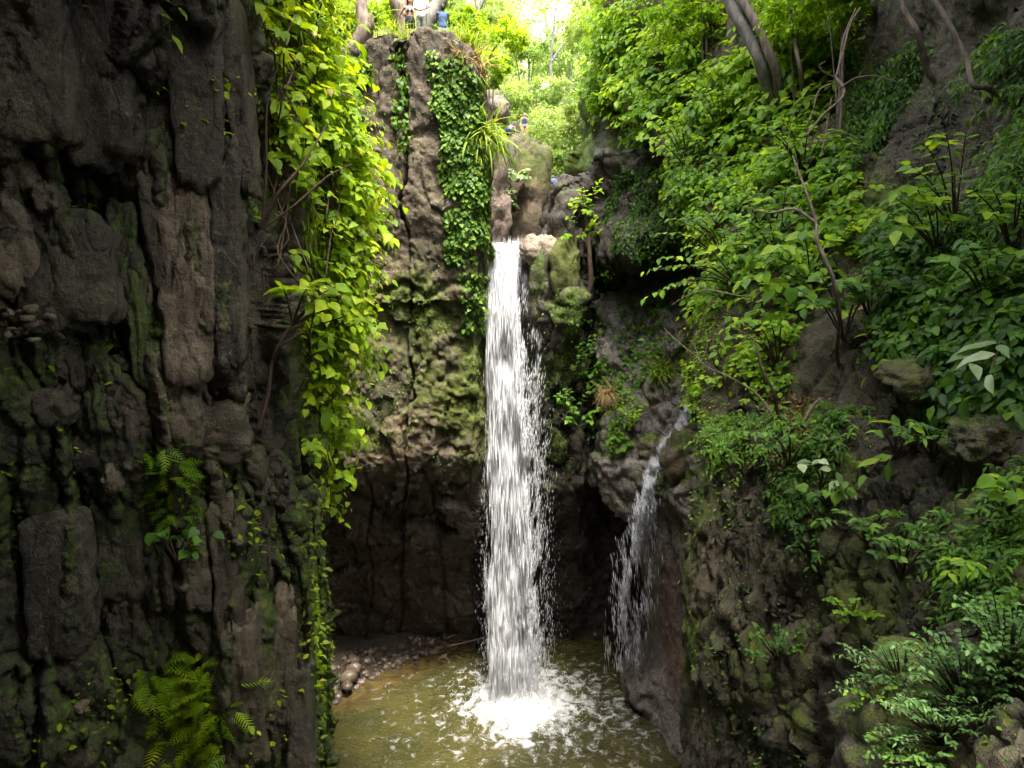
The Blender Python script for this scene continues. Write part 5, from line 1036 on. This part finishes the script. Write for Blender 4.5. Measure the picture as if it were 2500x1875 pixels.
for a in [('pale rounded tree far up the valley, under the bright sky', 1250, 60, 95, 130, 4200, .42), ('broad hazy tree filling the valley head', 1180, 150, 80, 130, 4200, .36), ('light green tree at the far valley head beside the bare grey trunk', 1300, 190, 85, 110, 3600, .36),
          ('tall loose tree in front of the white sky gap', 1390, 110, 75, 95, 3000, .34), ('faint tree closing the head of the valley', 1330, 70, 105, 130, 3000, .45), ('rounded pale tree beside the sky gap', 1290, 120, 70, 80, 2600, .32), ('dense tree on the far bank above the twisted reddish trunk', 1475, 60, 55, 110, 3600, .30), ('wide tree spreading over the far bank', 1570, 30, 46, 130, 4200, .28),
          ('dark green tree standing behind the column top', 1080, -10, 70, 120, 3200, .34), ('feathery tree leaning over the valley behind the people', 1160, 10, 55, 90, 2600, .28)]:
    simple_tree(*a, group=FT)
for a in [('sunlit bush below the far tree with the bare trunk', 1340, 300, 55, 90, 3000, .26), ('pale flowering bush on the valley floor', 1400, 360, 46, 80, 3000, .22), ('rounded bush behind the flat topped boulder', 1360, 410, 40, 60, 2400, .19), ('yellow green bush beside the mossy bank edge', 1430, 280, 44, 70, 2400, .22),
          ('bush behind the standing swimmer', 1310, 250, 60, 80, 2600, .28), ('bush above the bending man', 1215, 230, 58, 70, 2400, .26), ('thick bush at the head of the channel', 1250, 300, 60, 60, 2000, .26), ('bush crowding the far bank top', 1480, 170, 40, 80, 2600, .20)]:
    simple_tree(*a, name='bush', tint=(.62, .25), group=FT)
for a in [('bush on the plateau behind the woman in the blue bikini', 960, 30, 36, 60, 1800, .17), ('bright bush at the foot of the curved trunk', 920, 50, 32, 42, 1500, .15), ('tall bush beside the curved trunk, above the creeper', 820, 30, 30, 90, 3000, .17), ('leafy bush between the leaning trunk and the boy', 1060, 60, 34, 36, 1200, .15),
          ('sunlit bush behind the boy in the denim vest', 1120, 70, 33, 60, 2200, .16), ('bush spilling over the shoulder of the column', 1130, 150, 29, 44, 1700, .15), ('slender bush above the grass of the column shoulder', 1190, 170, 36, 50, 1800, .16)]:
    simple_tree(*a, name='bush', mat='bright_leaf', tint=(.68, .22), group='bushes on the plateau')
for a in [('bright canopy of the slope tree above the ivy bank', 1600, 120, 30, 110, 4200, .22), ('leafy canopy beside the leaning trunk pair', 1720, 60, 25, 120, 4600, .20), ('canopy of fine leaves between the leaning trunks and the vines', 1960, 50, 19, 130, 5200, .14), ('young tree leaning out over the upper channel', 1500, 250, 31, 60, 2200, .19), ('high canopy over the twisted vines', 2060, -20, 17, 90, 3000, .13)]:
    simple_tree(*a, mat='bright_leaf', tint=(.55, .25), bark='bark', group='trees of the planted slope')
# valley undergrowth
b_, nn = sample_on('valley', 7000, lambda px, py, N, G: ((px > 700) & (px < 1800) & (py < 640) & (G[..., 1] < 110)) * (30 / G[..., 1]) ** 1.5)
p_, f_, n_, t_, i_ = sprigs(b_, UP + jit(len(b_), .5), .5 + 1.2 * rng.random(len(b_)), 6, .35, .9, .4)
wd = leaf_mesh('undergrowth', p_, f_, n_, (.16 + .16 * rng.random(len(p_))) * (p_[:, 1] / 45) ** .6, 'dia', 'far_haze_leaf', .55 + .3 * fbm(p_, .25, 2) + .2 * rng.normal(size=len(p_))); tag(wd, 'pale green thicket covering the upper valley floor', 'undergrowth', kind='stuff')

Q = lambda *l: [P(*q) for q in l]
def rooted(px, py, *l, cliff='right'):
    r, n_ = ray_to(cliff, px, py); return [r - n_ * .5 - UP * .2, r + n_ * .15] + [P(*q) for q in l]
tree('tree', 'bare curved brown trunk with a broken stub on the column edge', [(Q((845, 150, 25.2), (868, 110, 25.3), (890, 75, 25.4), (884, 30, 25.5), (880, -40, 25.8), (885, -140, 26)), [.16, .24, .30, .21, .19, .17]), (Q((890, 85, 25.4), (903, 62, 25.3), (906, 34, 25.3)), [.2, .15, .06])], [], .1, 'bright_leaf')
tree('tree', 'smooth brown trunk with a cut knob behind the woman', [(Q((985, 100, 28), (982, 60, 28), (972, 20, 28), (962, 0, 28), (955, -80, 28.2)), [.24, .22, .23, .2, .18]), (Q((984, 40, 28), (998, 10, 28.2), (1003, -60, 28.4)), [.18, .16, .15])], [], .1, 'bright_leaf')
tree('tree', 'grey trunk leaning away behind the man in the white shirt', [(Q((1036, 80, 28.5), (1046, 50, 28.5), (1070, 10, 28.7), (1100, -50, 29), (1130, -130, 29.4)), [.28, .27, .25, .22, .2])], [], .1, 'bright_leaf', bark='bark_grey')
tree('tree', 'slender bare grey tree far up the valley', [(Q((1346, 275, 62), (1344, 200, 62), (1346, 130, 62), (1352, 80, 62), (1356, 20, 62)), [.16, .14, .12, .1, .07]), (Q((1348, 150, 62), (1368, 118, 62), (1392, 90, 62)), [.14, .1, .06])], [], .1, 'far_haze_leaf', bark='bark_grey')
tree('tree', 'thin forked pale tree behind the boy', [(Q((1150, 60, 45), (1170, 25, 45), (1188, -20, 45)), [.12, .11, .1]), (Q((1172, 28, 45), (1160, 5, 45), (1158, -20, 45)), [.08, .07, .06])], [], .1, 'far_haze_leaf', bark='bark_grey')
tree('tree', 'twisted reddish trunk above the far mossy bank', [(Q((1425, 250, 40), (1424, 215, 40), (1440, 185, 40), (1452, 160, 40), (1455, 120, 40)), [.16, .15, .13, .11, .08]), (Q((1430, 238, 40), (1450, 236, 40), (1470, 232, 40)), [.1, .08, .05]), (Q((1424, 215, 40), (1428, 180, 40), (1432, 150, 40)), [.09, .07, .05])], [], .1, 'far_haze_leaf')
tree('tree', 'thick grey trunk leaning over the planted slope', [(rooted(1905, 260, (1862, 160, 19.8), (1830, 90, 20), (1795, 30, 20.3), (1765, -30, 20.6), (1720, -130, 21)), [.24, .22, .19, .18, .17, .16, .15]), (Q((1806, 48, 20.2), (1818, 25, 20.1)), [.1, .07])], [], .1, 'bright_leaf', bark='bark_grey')
tree('tree', 'dark slim trunk with orange bark edges beside the thick grey trunk', [(rooted(1925, 265, (1893, 170, 19.3), (1870, 110, 19.5), (1845, 55, 19.7), (1815, 5, 20), (1785, -60, 20.3)), [.13, .13, .12, .12, .11, .1])], [], .1, 'bright_leaf')
tree('tree', 'leaning trunk in front of the shaded wall top', [(rooted(2285, 190, (2240, 80, 14.8), (2210, 30, 15), (2180, -40, 15.2)), [.065, .062, .06, .055, .05])], [], .1, 'shade_leaf')
tree('tree', 'curved sapling trunk rooted sideways in the shaded wall', [(rooted(2470, 216, (2410, 214, 12.6), (2375, 208, 12.6), (2362, 150, 12.8), (2330, 80, 13), (2270, -20, 13.4)), [.04, .045, .05, .045, .042, .04])], [], .1, 'shade_leaf')
tree('sapling', 'thin leaning sapling with bare crooked stem on the slope', [(rooted(2070, 880, (2050, 780, 11.0), (2034, 680, 10.7), (1995, 590, 10.9), (1992, 540, 11), (1965, 460, 11.2), (1935, 380, 11.6)), [.04, .036, .033, .03, .026, .02, .012]), (Q((1992, 545, 11), (1940, 510, 11.1), (1880, 520, 11.4), (1820, 505, 11.8)), [.03, .02, .015, .008])], [], .1, 'bright_leaf')
tree('sapling', 'dark slender sapling trunk among bright leaves near the leaning pair', [(rooted(1972, 270, (1955, 180, 18), (1940, 100, 18.2), (1925, 20, 18.4)), [.06, .055, .05, .04])], [], .1, 'bright_leaf')
tree('dead_branch', 'bare branch reaching out over the wet cascade slope', [(rooted(1890, 1035, (1850, 965, 12.2), (1790, 925, 12.3), (1725, 895, 12.6), (1700, 870, 12.8)), [.022, .02, .015, .011, .007]), (Q((1700, 870, 12.8), (1650, 830, 13), (1620, 800, 13.2)), [.012, .008, .004]), (Q((1712, 885, 12.7), (1695, 840, 12.9), (1700, 800, 13)), [.008, .006, .003])], [], .1, 'dry', cat='branch', bark='pale_twig')
tree('dead_branch', 'forked bare branch in front of the dark cave', [(rooted(1850, 740, (1800, 722, 13.8), (1730, 708, 14), (1680, 720, 14.2), (1640, 745, 14.4)), [.02, .018, .014, .009, .005]), (Q((1760, 715, 13.9), (1730, 745, 14), (1715, 780, 14)), [.012, .008, .004]), (Q((1730, 708, 14), (1690, 690, 14.2), (1650, 690, 14.4)), [.01, .007, .004])], [], .1, 'dry', cat='branch', bark='pale_twig')
tree('dead_branch', 'dark dead stem standing on the soil ledge', [(rooted(1918, 1035, (1890, 960, 11.7), (1860, 900, 11.8), (1840, 830, 12), (1790, 800, 12.4)), [.035, .03, .025, .018, .01])], [], .1, 'dry', cat='branch', bark='twig')
tree('dead_branch', 'pale broken branch lying on the brown soil', [(Q((1962, 1030, 10.8), (1985, 990, 10.8), (2005, 970, 10.8)), [.025, .02, .01]), (Q((1965, 1060, 10.7), (2000, 1075, 10.6), (2030, 1070, 10.6)), [.018, .014, .006])], [], .1, 'dry', cat='branch', bark='pale_twig')
tree('vine', 'tangle of twisted bare vines hanging from the shaded wall', [(Q((2100, 20, 15.6), (2075, 60, 15.5), (2060, 120, 15.3), (2040, 190, 15.2)), [.022, .022, .02, .018]), (Q((2040, 190, 15.2), (2060, 215, 15), (2055, 240, 14.9), (2010, 280, 14.8), (1970, 330, 14.8)), [.03, .03, .028, .024, .02]),
      (Q((2090, 20, 15.6), (2060, 90, 15.4), (2045, 180, 15.2)), [.014, .014, .012]), (Q((2040, 190, 15.2), (2010, 175, 15.1), (2000, 160, 15.1), (2015, 150, 15.1)), [.02, .016, .01, .006]), (Q((2050, 215, 15), (2090, 190, 14.9), (2140, 185, 14.8), (2190, 200, 14.6)), [.016, .014, .012, .008]),
      (Q((2040, 200, 15.1), (2000, 220, 15), (1985, 270, 14.9), (1970, 310, 14.9), (1985, 350, 14.8), (2040, 320, 14.7), (2090, 335, 14.5)), [.014, .014, .014, .014, .014, .012, .008]), (Q((2030, 240, 14.9), (2020, 300, 14.8), (2005, 380, 14.6)), [.016, .014, .008]), (Q((2000, 230, 15), (1950, 260, 15), (1930, 300, 15), (1925, 370, 14.9)), [.012, .01, .009, .006])], [], .1, 'dry', cat='vine', bark='pale_twig')
tree('sapling', 'slim dark sapling leaning from the column shoulder over the channel', [(Q((1163, 240, 27.5), (1178, 190, 27.5), (1200, 130, 27.6), (1225, 95, 27.8)), [.05, .045, .035, .02])], [(P(1225, 85, 27.8), .75, 700), (P(1260, 100, 28), .5, 350)], .16, 'bright_leaf', tint=(.7, .2), bark='twig')
tree('sapling', 'woody stump with a tuft of bright leaves beside the flat topped boulder', [(rooted(1448, 690, (1440, 640, 26), (1436, 570, 26.1), (1430, 520, 26.3), (1425, 460, 26.5), cliff='fall'), [.12, .10, .09, .07, .05, .03])], [], .1, 'bright_leaf', bark='twig')
def tuft_shrub(label, px, py, D, wpx, hpx, n, leaf, mat, kind='oval', tint=(.6, .25), name='shrub', per=7):
    e = empty(name, P(px, py + hpx / 2, D + .2)); tag(e, label, 'shrub'); rt = P(px, py + hpx * .5, D + .2); mpp = D / FPX
    tips = np.array([P(px + wpx * .5 * random.uniform(-1, 1), py + hpx * .5 * random.uniform(-1, .8), D - random.uniform(0, .5)) for _ in range(n)])
    p, f, nn_, t, i = sprigs(rt * .6 + tips * .4, tips - rt + UP * .1, np.linalg.norm(tips - rt, axis=1) * .7, per, .25, .9, .3)
    big = min(len(p), 120); leaf_objects(e, p[:big], f[:big], nn_[:big] + np.array((0, -.5, .1)), leaf * (.7 + .6 * rng.random(big)), kind, mat, np.clip(tint[0] + tint[1] * rng.normal(size=big), 0, .99))
    if len(p) > big: leaf_mesh('foliage', p[big:], f[big:], nn_[big:] + np.array((0, -.5, .1)), leaf * (.7 + .6 * rng.random(len(p) - big)), kind, mat, tint[0] + tint[1] * rng.normal(size=len(p) - big), e, True)
    stems_mesh('twigs', rt[None] + 0 * tips, tips - rt, np.linalg.norm(tips - rt, axis=1), .1, .012, 'twig', e)['kind'] = 'stuff'
tuft_shrub('tuft of shiny bright leaves on the woody stump beside the picnic boulder', 1428, 480, 26.3, 74, 90, 9, .22, 'bright_leaf', tint=(.8, .2))
tuft_shrub('lower spray of bright leaves hanging from the woody stump', 1420, 550, 26.2, 84, 70, 9, .20, 'bright_leaf', tint=(.7, .2))
tuft_shrub('white green leaved creeper on the pillar of the upper channel', 1262, 410, 29.4, 70, 70, 9, .22, 'pale_leaf', 'heart', tint=(.75, .2))
tuft_shrub('pale leaved creeper lower on the pillar of the upper channel', 1258, 480, 29.4, 56, 80, 8, .2, 'pale_leaf', 'heart', tint=(.6, .25))
tuft_shrub('dense dark green bush clinging to the wall beside the main fall', 1405, 985, 25.9, 140, 110, 14, .20, 'shade_leaf', tint=(.65, .25), per=9)
tuft_shrub('drooping broad leaf bush over the dark recess', 1420, 870, 26.2, 60, 120, 9, .2, 'shade_leaf', tint=(.5, .2))
tuft_shrub('round leaved plant above the side cascade', 1515, 1075, 25.0, 60, 60, 7, .2, 'shade_leaf', 'heart', tint=(.75, .2))
tuft_shrub('yellow green weeds beside the run of the side cascade', 1545, 1010, 25.0, 70, 110, 10, .15, 'bright_leaf', tint=(.6, .25))
tuft_shrub('bluish bush above the moss patch of the cascade slope', 1640, 840, 25.6, 150, 90, 13, .17, 'shade_leaf', tint=(.55, .2), per=9)
tuft_shrub('pale dusty leaved bush on the huge mossy boulder', 2360, 1620, 6.3, 320, 250, 80, .055, 'dusty_leaf', 'oval', tint=(.5, .25), per=12)
tuft_shrub('lower pale dusty leaved bush on the huge mossy boulder', 2300, 1740, 6.1, 320, 160, 64, .055, 'dusty_leaf', 'lance', tint=(.5, .25), per=12)
tuft_shrub('fine leaved ferny bush draped over the boulder edge', 2200, 1610, 7.0, 300, 150, 60, .06, 'dusty_leaf', 'lance', tint=(.5, .22), per=12)
tuft_shrub('bush with mottled leaves at the end of the boulder', 2460, 1540, 6.2, 220, 260, 64, .055, 'dusty_leaf', 'oval', tint=(.55, .25), per=12)
def grass_tuft(label, px, py, D, n, L, mat, spread=.8, down=.4, name='grass_tuft', w=.06):
    c = P(px, py, D); b_ = c + jit(n, w) * np.array((1, 1, .4)); d = UP * (1 - down) + jit(n, spread) + np.array((0, -.35, 0))
    o = leaf_mesh(name, b_, d, UP + jit(n, .3), L * (.6 + .6 * rng.random(n)), 'blade', mat, .55 + .25 * rng.normal(size=n)); tag(o, label, 'grass', kind='stuff'); return o
grass_tuft('large tussock of arching grass on the column edge above the fall', 1156, 385, 25.6, 420, .95, 'grass', .5, .3, w=.1)
grass_tuft('grass hanging down the column edge below the tussock', 1170, 330, 26, 420, 1.3, 'grass', .35, 1.1, w=.35)
grass_tuft('tall dry grass on the shoulder of the column', 1128, 130, 26.2, 420, 1.0, 'grass', .45, .3, w=.35)
grass_tuft('straw coloured grass hanging over the column shoulder', 1130, 160, 25.6, 260, 1.0, 'dry', .35, .9, w=.3)
grass_tuft('hanging yellow grass beside the bending man', 1182, 330, 33, 420, 1.3, 'grass', .25, 1.2, w=.4)
grass_tuft('low grass along the top edge of the column', 960, 82, 25.4, 260, .35, 'grass', .5, .1, w=.4)
grass_tuft('hanging dry grass tuft beside the dark green bush', 1485, 955, 26.6, 260, .75, 'dry', .3, 1.1, w=.1)
grass_tuft('pale grass tussock above the wet cascade slope', 1612, 905, 25.4, 240, .8, 'grass', .4, .8, w=.15)
grass_tuft('long grass hanging beside the curved trunk', 820, 70, 27, 400, 1.5, 'grass', .4, .6, w=.5)

# ------------------------------------------------------------------ people
def capsule(p0, p1, r0, r1, sx=1.0, sy=1.0, seg=12):
    p0, p1 = np.array(p0, float), np.array(p1, float); d = nrmz(p1 - p0); ks = [(-1, .02), (-.86, .5), (-.5, .86), (0, 1)]
    C = [p0 + d * r0 * k for k, _ in ks] + [p1 + d * r1 * -k for k, _ in ks[::-1]]; rad = [r0 * q for _, q in ks] + [r1 * q for _, q in ks[::-1]]
    ref = np.array((0, 1.0, .01)) if abs(d[1]) < .8 else np.array((1.0, 0, .01)); X = nrmz(np.cross(ref, d)); Yv = np.cross(d, X); a = np.linspace(0, 2 * np.pi, seg, endpoint=False)
    ring = np.cos(a)[:, None] * X * sx + np.sin(a)[:, None] * Yv * sy; V = np.concatenate([c + ring * r for c, r in zip(C, rad)]); n = len(C)
    i = np.arange(n - 1)[:, None] * seg; j = np.arange(seg)[None]; k = (j + 1) % seg
    return V, np.stack([i + j, i + k, i + seg + k, i + seg + j], -1).reshape(-1, 4)
def solid(name, parts, mat, parent, voxel=.013):
    """one continuous skin over overlapping limbs"""
    V, Fc = merge(parts); o = mesh_np('tmp', V, Fc, None); m = o.modifiers.new('r', 'REMESH'); m.mode = 'VOXEL'; m.voxel_size = voxel; m.use_smooth_shade = True
    s = o.modifiers.new('s', 'SMOOTH'); s.iterations = 3; s.factor = .5
    dg = bpy.context.evaluated_depsgraph_get(); me = bpy.data.meshes.new_from_object(o.evaluated_get(dg)); me.name = name; bpy.data.objects.remove(o, do_unlink=True)
    me.materials.clear(); me.materials.append(mat); me.polygons.foreach_set('use_smooth', np.ones(len(me.polygons), bool)); return link(bpy.data.objects.new(name, me), parent)
def hand(w, d, out, s=1.0):
    """palm, four fingers and a thumb from wrist w along d"""
    d, out = nrmz(np.array(d, float)), np.array(out, float); out = nrmz(out - d * (out @ d)); nrm_ = np.cross(d, out); w = np.array(w, float)
    r = [capsule(w, w + d * .075 * s, .026 * s, .03 * s, 1.0, .7)]
    for k, L in enumerate((.062, .075, .07, .055)):
        b_ = w + d * .085 * s + out * (.03 - .02 * k) * s; m = b_ + d * L * .55 * s + nrm_ * .008 * s; r += [capsule(b_, m, .0095 * s, .009 * s), capsule(m, m + d * L * .5 * s + nrm_ * .022 * s, .009 * s, .008 * s)]
    tb = w + d * .03 * s + out * .028 * s; r.append(capsule(tb, tb + (d * .7 + out * .7) * .055 * s, .012 * s, .009 * s)); return r
SKIN = mat_plain('skin', (0.50, 0.29, 0.19), .55, .15, 6, 0); SKIN2 = mat_plain('skin_pink', (0.56, 0.32, 0.23), .55, .15, 6, 0); SKIN3 = mat_plain('skin_dark', (0.09, 0.05, 0.035), .5, .2, 6, 0)
HAIR = mat_plain('hair_dark', (0.02, 0.014, 0.010), .5, .3, 30, .2); HAIR2 = mat_plain('hair_blonde', (0.34, 0.22, 0.10), .5, .3, 30, .2); EYE = mat_plain('eye', (0.02, 0.015, 0.012), .2, 0, 5, 0)
def person(label, loc, rz, H, J, skin, hair, clothes, ponytail=False, voxel=.017, lean=None):
    """J: joint positions for a 1.70 m figure; faces -Y when rz is 0"""
    k = H / 1.70; e = bpy.data.objects.new('person', None); link(e); e.location = tuple(loc); e.rotation_euler = (0, 0, rz); e.scale = (k, k, k); tag(e, label, 'person', 'people above the falls')
    g = {n: np.array(v, float) for n, v in J.items()}; hd = g['head']
    fd = nrmz(np.array(J.get('look', (0, -1, 0)), float)); up = nrmz(hd - g['neck']); sd = nrmz(np.cross(fd, up))
    b_ = [capsule(hd - up * .035, hd + up * .035, .083, .088, .92, 1.0), capsule(hd - up * .075 + fd * .03, hd - up * .03 + fd * .02, .055, .07), capsule(hd + fd * .085 - up * .005, hd + fd * .1 - up * .03, .011, .016)]
    b_ += [capsule(hd + sd * s * .082 - up * .01, hd + sd * s * .086 - up * .035, .018, .014) for s in (-1, 1)]
    b_ += [capsule(g['neck'], hd - up * .05, .055, .052), capsule(g['chest'], g['neck'], .125, .06, 1.25, .8), capsule(g['waist'], g['chest'], .115, .14, 1.2, .82), capsule(g['hip'], g['waist'], .15, .115, 1.15, .85)]
    for s in 'LR':
        b_ += [capsule(g['chest'] + (g['sh' + s] - g['chest']) * .5 + np.array((0, 0, .03)), g['sh' + s], .065, .055), capsule(g['sh' + s], g['el' + s], .052, .04), capsule(g['el' + s], g['wr' + s], .04, .027)]
        b_ += hand(g['wr' + s], g['wr' + s] - g['el' + s], np.array((0, -1, .1)) if s == 'L' else np.array((0, -1, .1)))
        hp = g['hip'] + (g['kn' + s] - g['hip']) * 0 + np.array(((.085 if s == 'L' else -.085), 0, -.02)); g['hp' + s] = hp
        b_ += [capsule(hp, g['kn' + s], .088, .055), capsule(g['kn' + s], g['an' + s], .055, .038), capsule(g['an' + s] + np.array((0, .03, -.045)), g['an' + s] + np.array((0, -.13, -.058)), .038, .03, 1.0, .8)]
    body = solid('body', b_, skin, e, voxel)
    hp_ = [capsule(hd + up * .03 - fd * .015, hd + up * .05 - fd * .02, .092, .088, 1.0, 1.0), capsule(hd - fd * .03 - up * .03, hd - fd * .03 + up * .03, .084, .088)]
    if ponytail: hp_.append(capsule(hd - fd * .09 + up * .03, hd - fd * .11 - up * .22, .035, .015))
    solid('hair', hp_, hair, e, voxel)
    for s in (-1, 1):
        V, Fc = capsule(hd + fd * .084 + sd * s * .032 + up * .008, hd + fd * .086 + sd * s * .032 + up * .008, .011, .011, seg=8); o = mesh_np('eye', V, Fc, EYE, smooth=True); o.parent = body
    for nm, parts, mt in clothes(g): solid(nm, parts, mt, e, voxel)
    return e
base = dict(head=(0, -.01, 1.60), neck=(0, .01, 1.44), chest=(0, 0, 1.27), waist=(0, 0, 1.06), hip=(0, 0, .92), shL=(.18, .01, 1.38), shR=(-.18, .01, 1.38), elL=(.24, .03, 1.10), elR=(-.24, .03, 1.10), wrL=(.26, -.05, .86), wrR=(-.26, -.05, .86), knL=(.10, -.02, .50), knR=(-.10, -.02, .50), anL=(.10, .01, .09), anR=(-.10, .01, .09))
C_ = lambda n, c: mat_plain(n, c, .8, .15, 30, .2, .005)
NAVY, BLACK, WHITE, KHAKI, DENIM, PALE = C_('navy_cloth', (.015, .03, .12)), C_('black_cloth', (.012, .010, .015)), C_('white_cloth', (.66, .70, .76)), C_('khaki_cloth', (.17, .17, .14)), C_('denim_cloth', (.06, .10, .20)), C_('pale_cloth', (.55, .55, .56))
SWIM = C_('swim_cloth', (.04, .08, .17))
def bikini(g):
    c = g['chest']; t = [capsule(c + np.array((s * .065, -.105, -.015)), c + np.array((s * .06, -.095, .03)), .055, .03, 1, .8) for s in (-1, 1)]
    t += [capsule(c + np.array((s * .06, -.10, .05)), g['neck'] + np.array((s * .045, -.03, .03)), .012, .011) for s in (-1, 1)] + [capsule(c + np.array((s * .02, -.122, -.05)), c + np.array((s * .15, -.03, -.05)), .013, .012) for s in (-1, 1)] + [capsule(c + np.array((.09, -.10, -.07)), c + np.array((.10, -.115, -.17)), .02, .014)]
    sh = [capsule(g['hip'] + np.array((0, 0, -.02)), g['hip'] + np.array((0, 0, .07)), .163, .15, 1.15, .86)] + [capsule(g['hp' + s], g['hp' + s] * .55 + g['kn' + s] * .45, .102, .092) for s in 'LR']
    return [('bikini_top', t, NAVY), ('shorts', sh, BLACK)]
def shirt_trousers(top, low, sleeve=.55, leg=1.0, vest=False):
    def f(g):
        t = [capsule(g['hip'] + np.array((0, 0, .02)), g['waist'], .168, .15, 1.15, .9), capsule(g['waist'], g['chest'], .148, .162, 1.18, .88), capsule(g['chest'], g['neck'] * .8 + g['chest'] * .2, .15, .085, 1.2, .85)]
        for s in 'LR':
            t.append(capsule(g['chest'] + (g['sh' + s] - g['chest']) * .5 + np.array((0, 0, .03)), g['sh' + s], .082, .072))
            if not vest: t.append(capsule(g['sh' + s], g['sh' + s] * (1 - sleeve) + g['el' + s] * sleeve, .072, .066))
        l = [capsule(g['hip'] + np.array((0, 0, -.03)), g['hip'] + np.array((0, 0, .08)), .16, .15, 1.15, .86)]
        for s in 'LR':
            l.append(capsule(g['hp' + s], g['kn' + s], .105, .08))
            if leg > .5: l.append(capsule(g['kn' + s], g['an' + s] + np.array((0, 0, .03)), .08, .066))
        return [('shirt', t, top), ('trousers' if leg > .5 else 'shorts', l, low)]
    return f
def swimsuit(g):
    t = [capsule(g['hip'] + np.array((0, 0, -.06)), g['waist'], .13, .128, 1.18, .88), capsule(g['waist'], g['chest'], .128, .148, 1.2, .86)] + [capsule(g['chest'] + np.array((s * .07, -.09, .06)), g['neck'] + np.array((s * .08, .0, -.01)), .02, .018) for s in (-1, 1)]
    return [('swimsuit', t, SWIM)]
def trunks_only(g): return [('swim_trunks', [capsule(g['hip'] + np.array((0, 0, -.03)), g['hip'] + np.array((0, 0, .06)), .163, .155, 1.15, .9)] + [capsule(g['hp' + s], g['hp' + s] * .5 + g['kn' + s] * .5, .11, .1) for s in 'LR'], NAVY)]
j1 = dict(base, look=(.9, -.45, 0), elL=(.36, -.16, 1.24), wrL=(.58, -.24, 1.30), elR=(-.36, .16, 1.18), wrR=(-.20, .12, .96))
person('woman-like figure in a navy bikini top and black shorts pointing across the fall'.replace('woman-like figure', 'person'), P(1003, 121, 26.2), .1, 1.66, j1, SKIN, HAIR, bikini, True)
j2 = dict(base, look=(-.5, -.85, 0), elL=(.26, -.02, 1.12), wrL=(.24, -.16, .98), elR=(-.25, .0, 1.12), wrR=(-.2, -.18, 1.0))
person('person in a white shirt and khaki trousers standing behind the bikini wearer', P(1031, 112, 26.9), -.15, 1.80, j2, SKIN, HAIR, shirt_trousers(WHITE, KHAKI))
j3 = dict(base, look=(.2, 1, 0), elL=(.25, -.06, 1.12), wrL=(.16, -.2, 1.1), elR=(-.26, -.02, 1.12), wrR=(-.2, -.16, 1.02))
person('dark skinned person in a denim vest and pale shorts seen from behind'.replace('dark skinned person', 'person'), P(1082, 132, 26.5), math.pi + .3, 1.60, dict(j3, look=(.2, -1, 0)), SKIN3, HAIR, shirt_trousers(DENIM, PALE, .5, .4, True))
j4 = dict(base, hip=(0, .12, .80), waist=(0, -.02, .92), chest=(0, -.22, 1.02), neck=(0, -.38, 1.08), head=(0, -.50, 1.15), shL=(.18, -.32, 1.05), shR=(-.18, -.32, 1.05), elL=(.24, -.42, .78), elR=(-.24, -.42, .78), wrL=(.24, -.48, .54), wrR=(-.24, -.48, .54), knL=(.12, -.12, .46), knR=(-.12, -.12, .46), look=(0, -.8, -.5))
person('shirtless person bending down in swim trunks on the upstream rock', P(1243, 352, 47.6), 2.6, 1.75, j4, SKIN2, HAIR, trunks_only, voxel=.022)
person('person in a blue swimsuit standing on the upstream rock', P(1280, 342, 48.2), .25, 1.66, dict(base, look=(.3, -1, 0)), SKIN2, HAIR2, swimsuit, voxel=.022)

# small plants over the huge mossy boulder and the cleft beside it
for lab, a_, b2, D_, w_, h_, n_, lf_, mt_ in (('tiny fern patch low on the huge mossy boulder', 2180, 1800, 6.3, 130, 70, 18, .045, 'shade_leaf'), ('sprig of round leaves near the crest of the huge mossy boulder', 2130, 1690, 7.0, 110, 60, 14, .05, 'bright_leaf'),
        ('leafy sprig hanging over the cleft beside the pitted rock', 1900, 1560, 10.2, 150, 110, 16, .08, 'shade_leaf'), ('small fern at the base of the huge mossy boulder', 2250, 1850, 6.0, 160, 60, 18, .045, 'shade_leaf'), ('weed with thin leaves on the rock shoulder over the cleft', 2080, 1480, 9.0, 130, 80, 14, .07, 'bright_leaf')):
    tuft_shrub(lab, a_, b2, D_, w_, h_, n_, lf_, mt_, 'oval', tint=(.4, .25), per=8, name='leafy_plant')
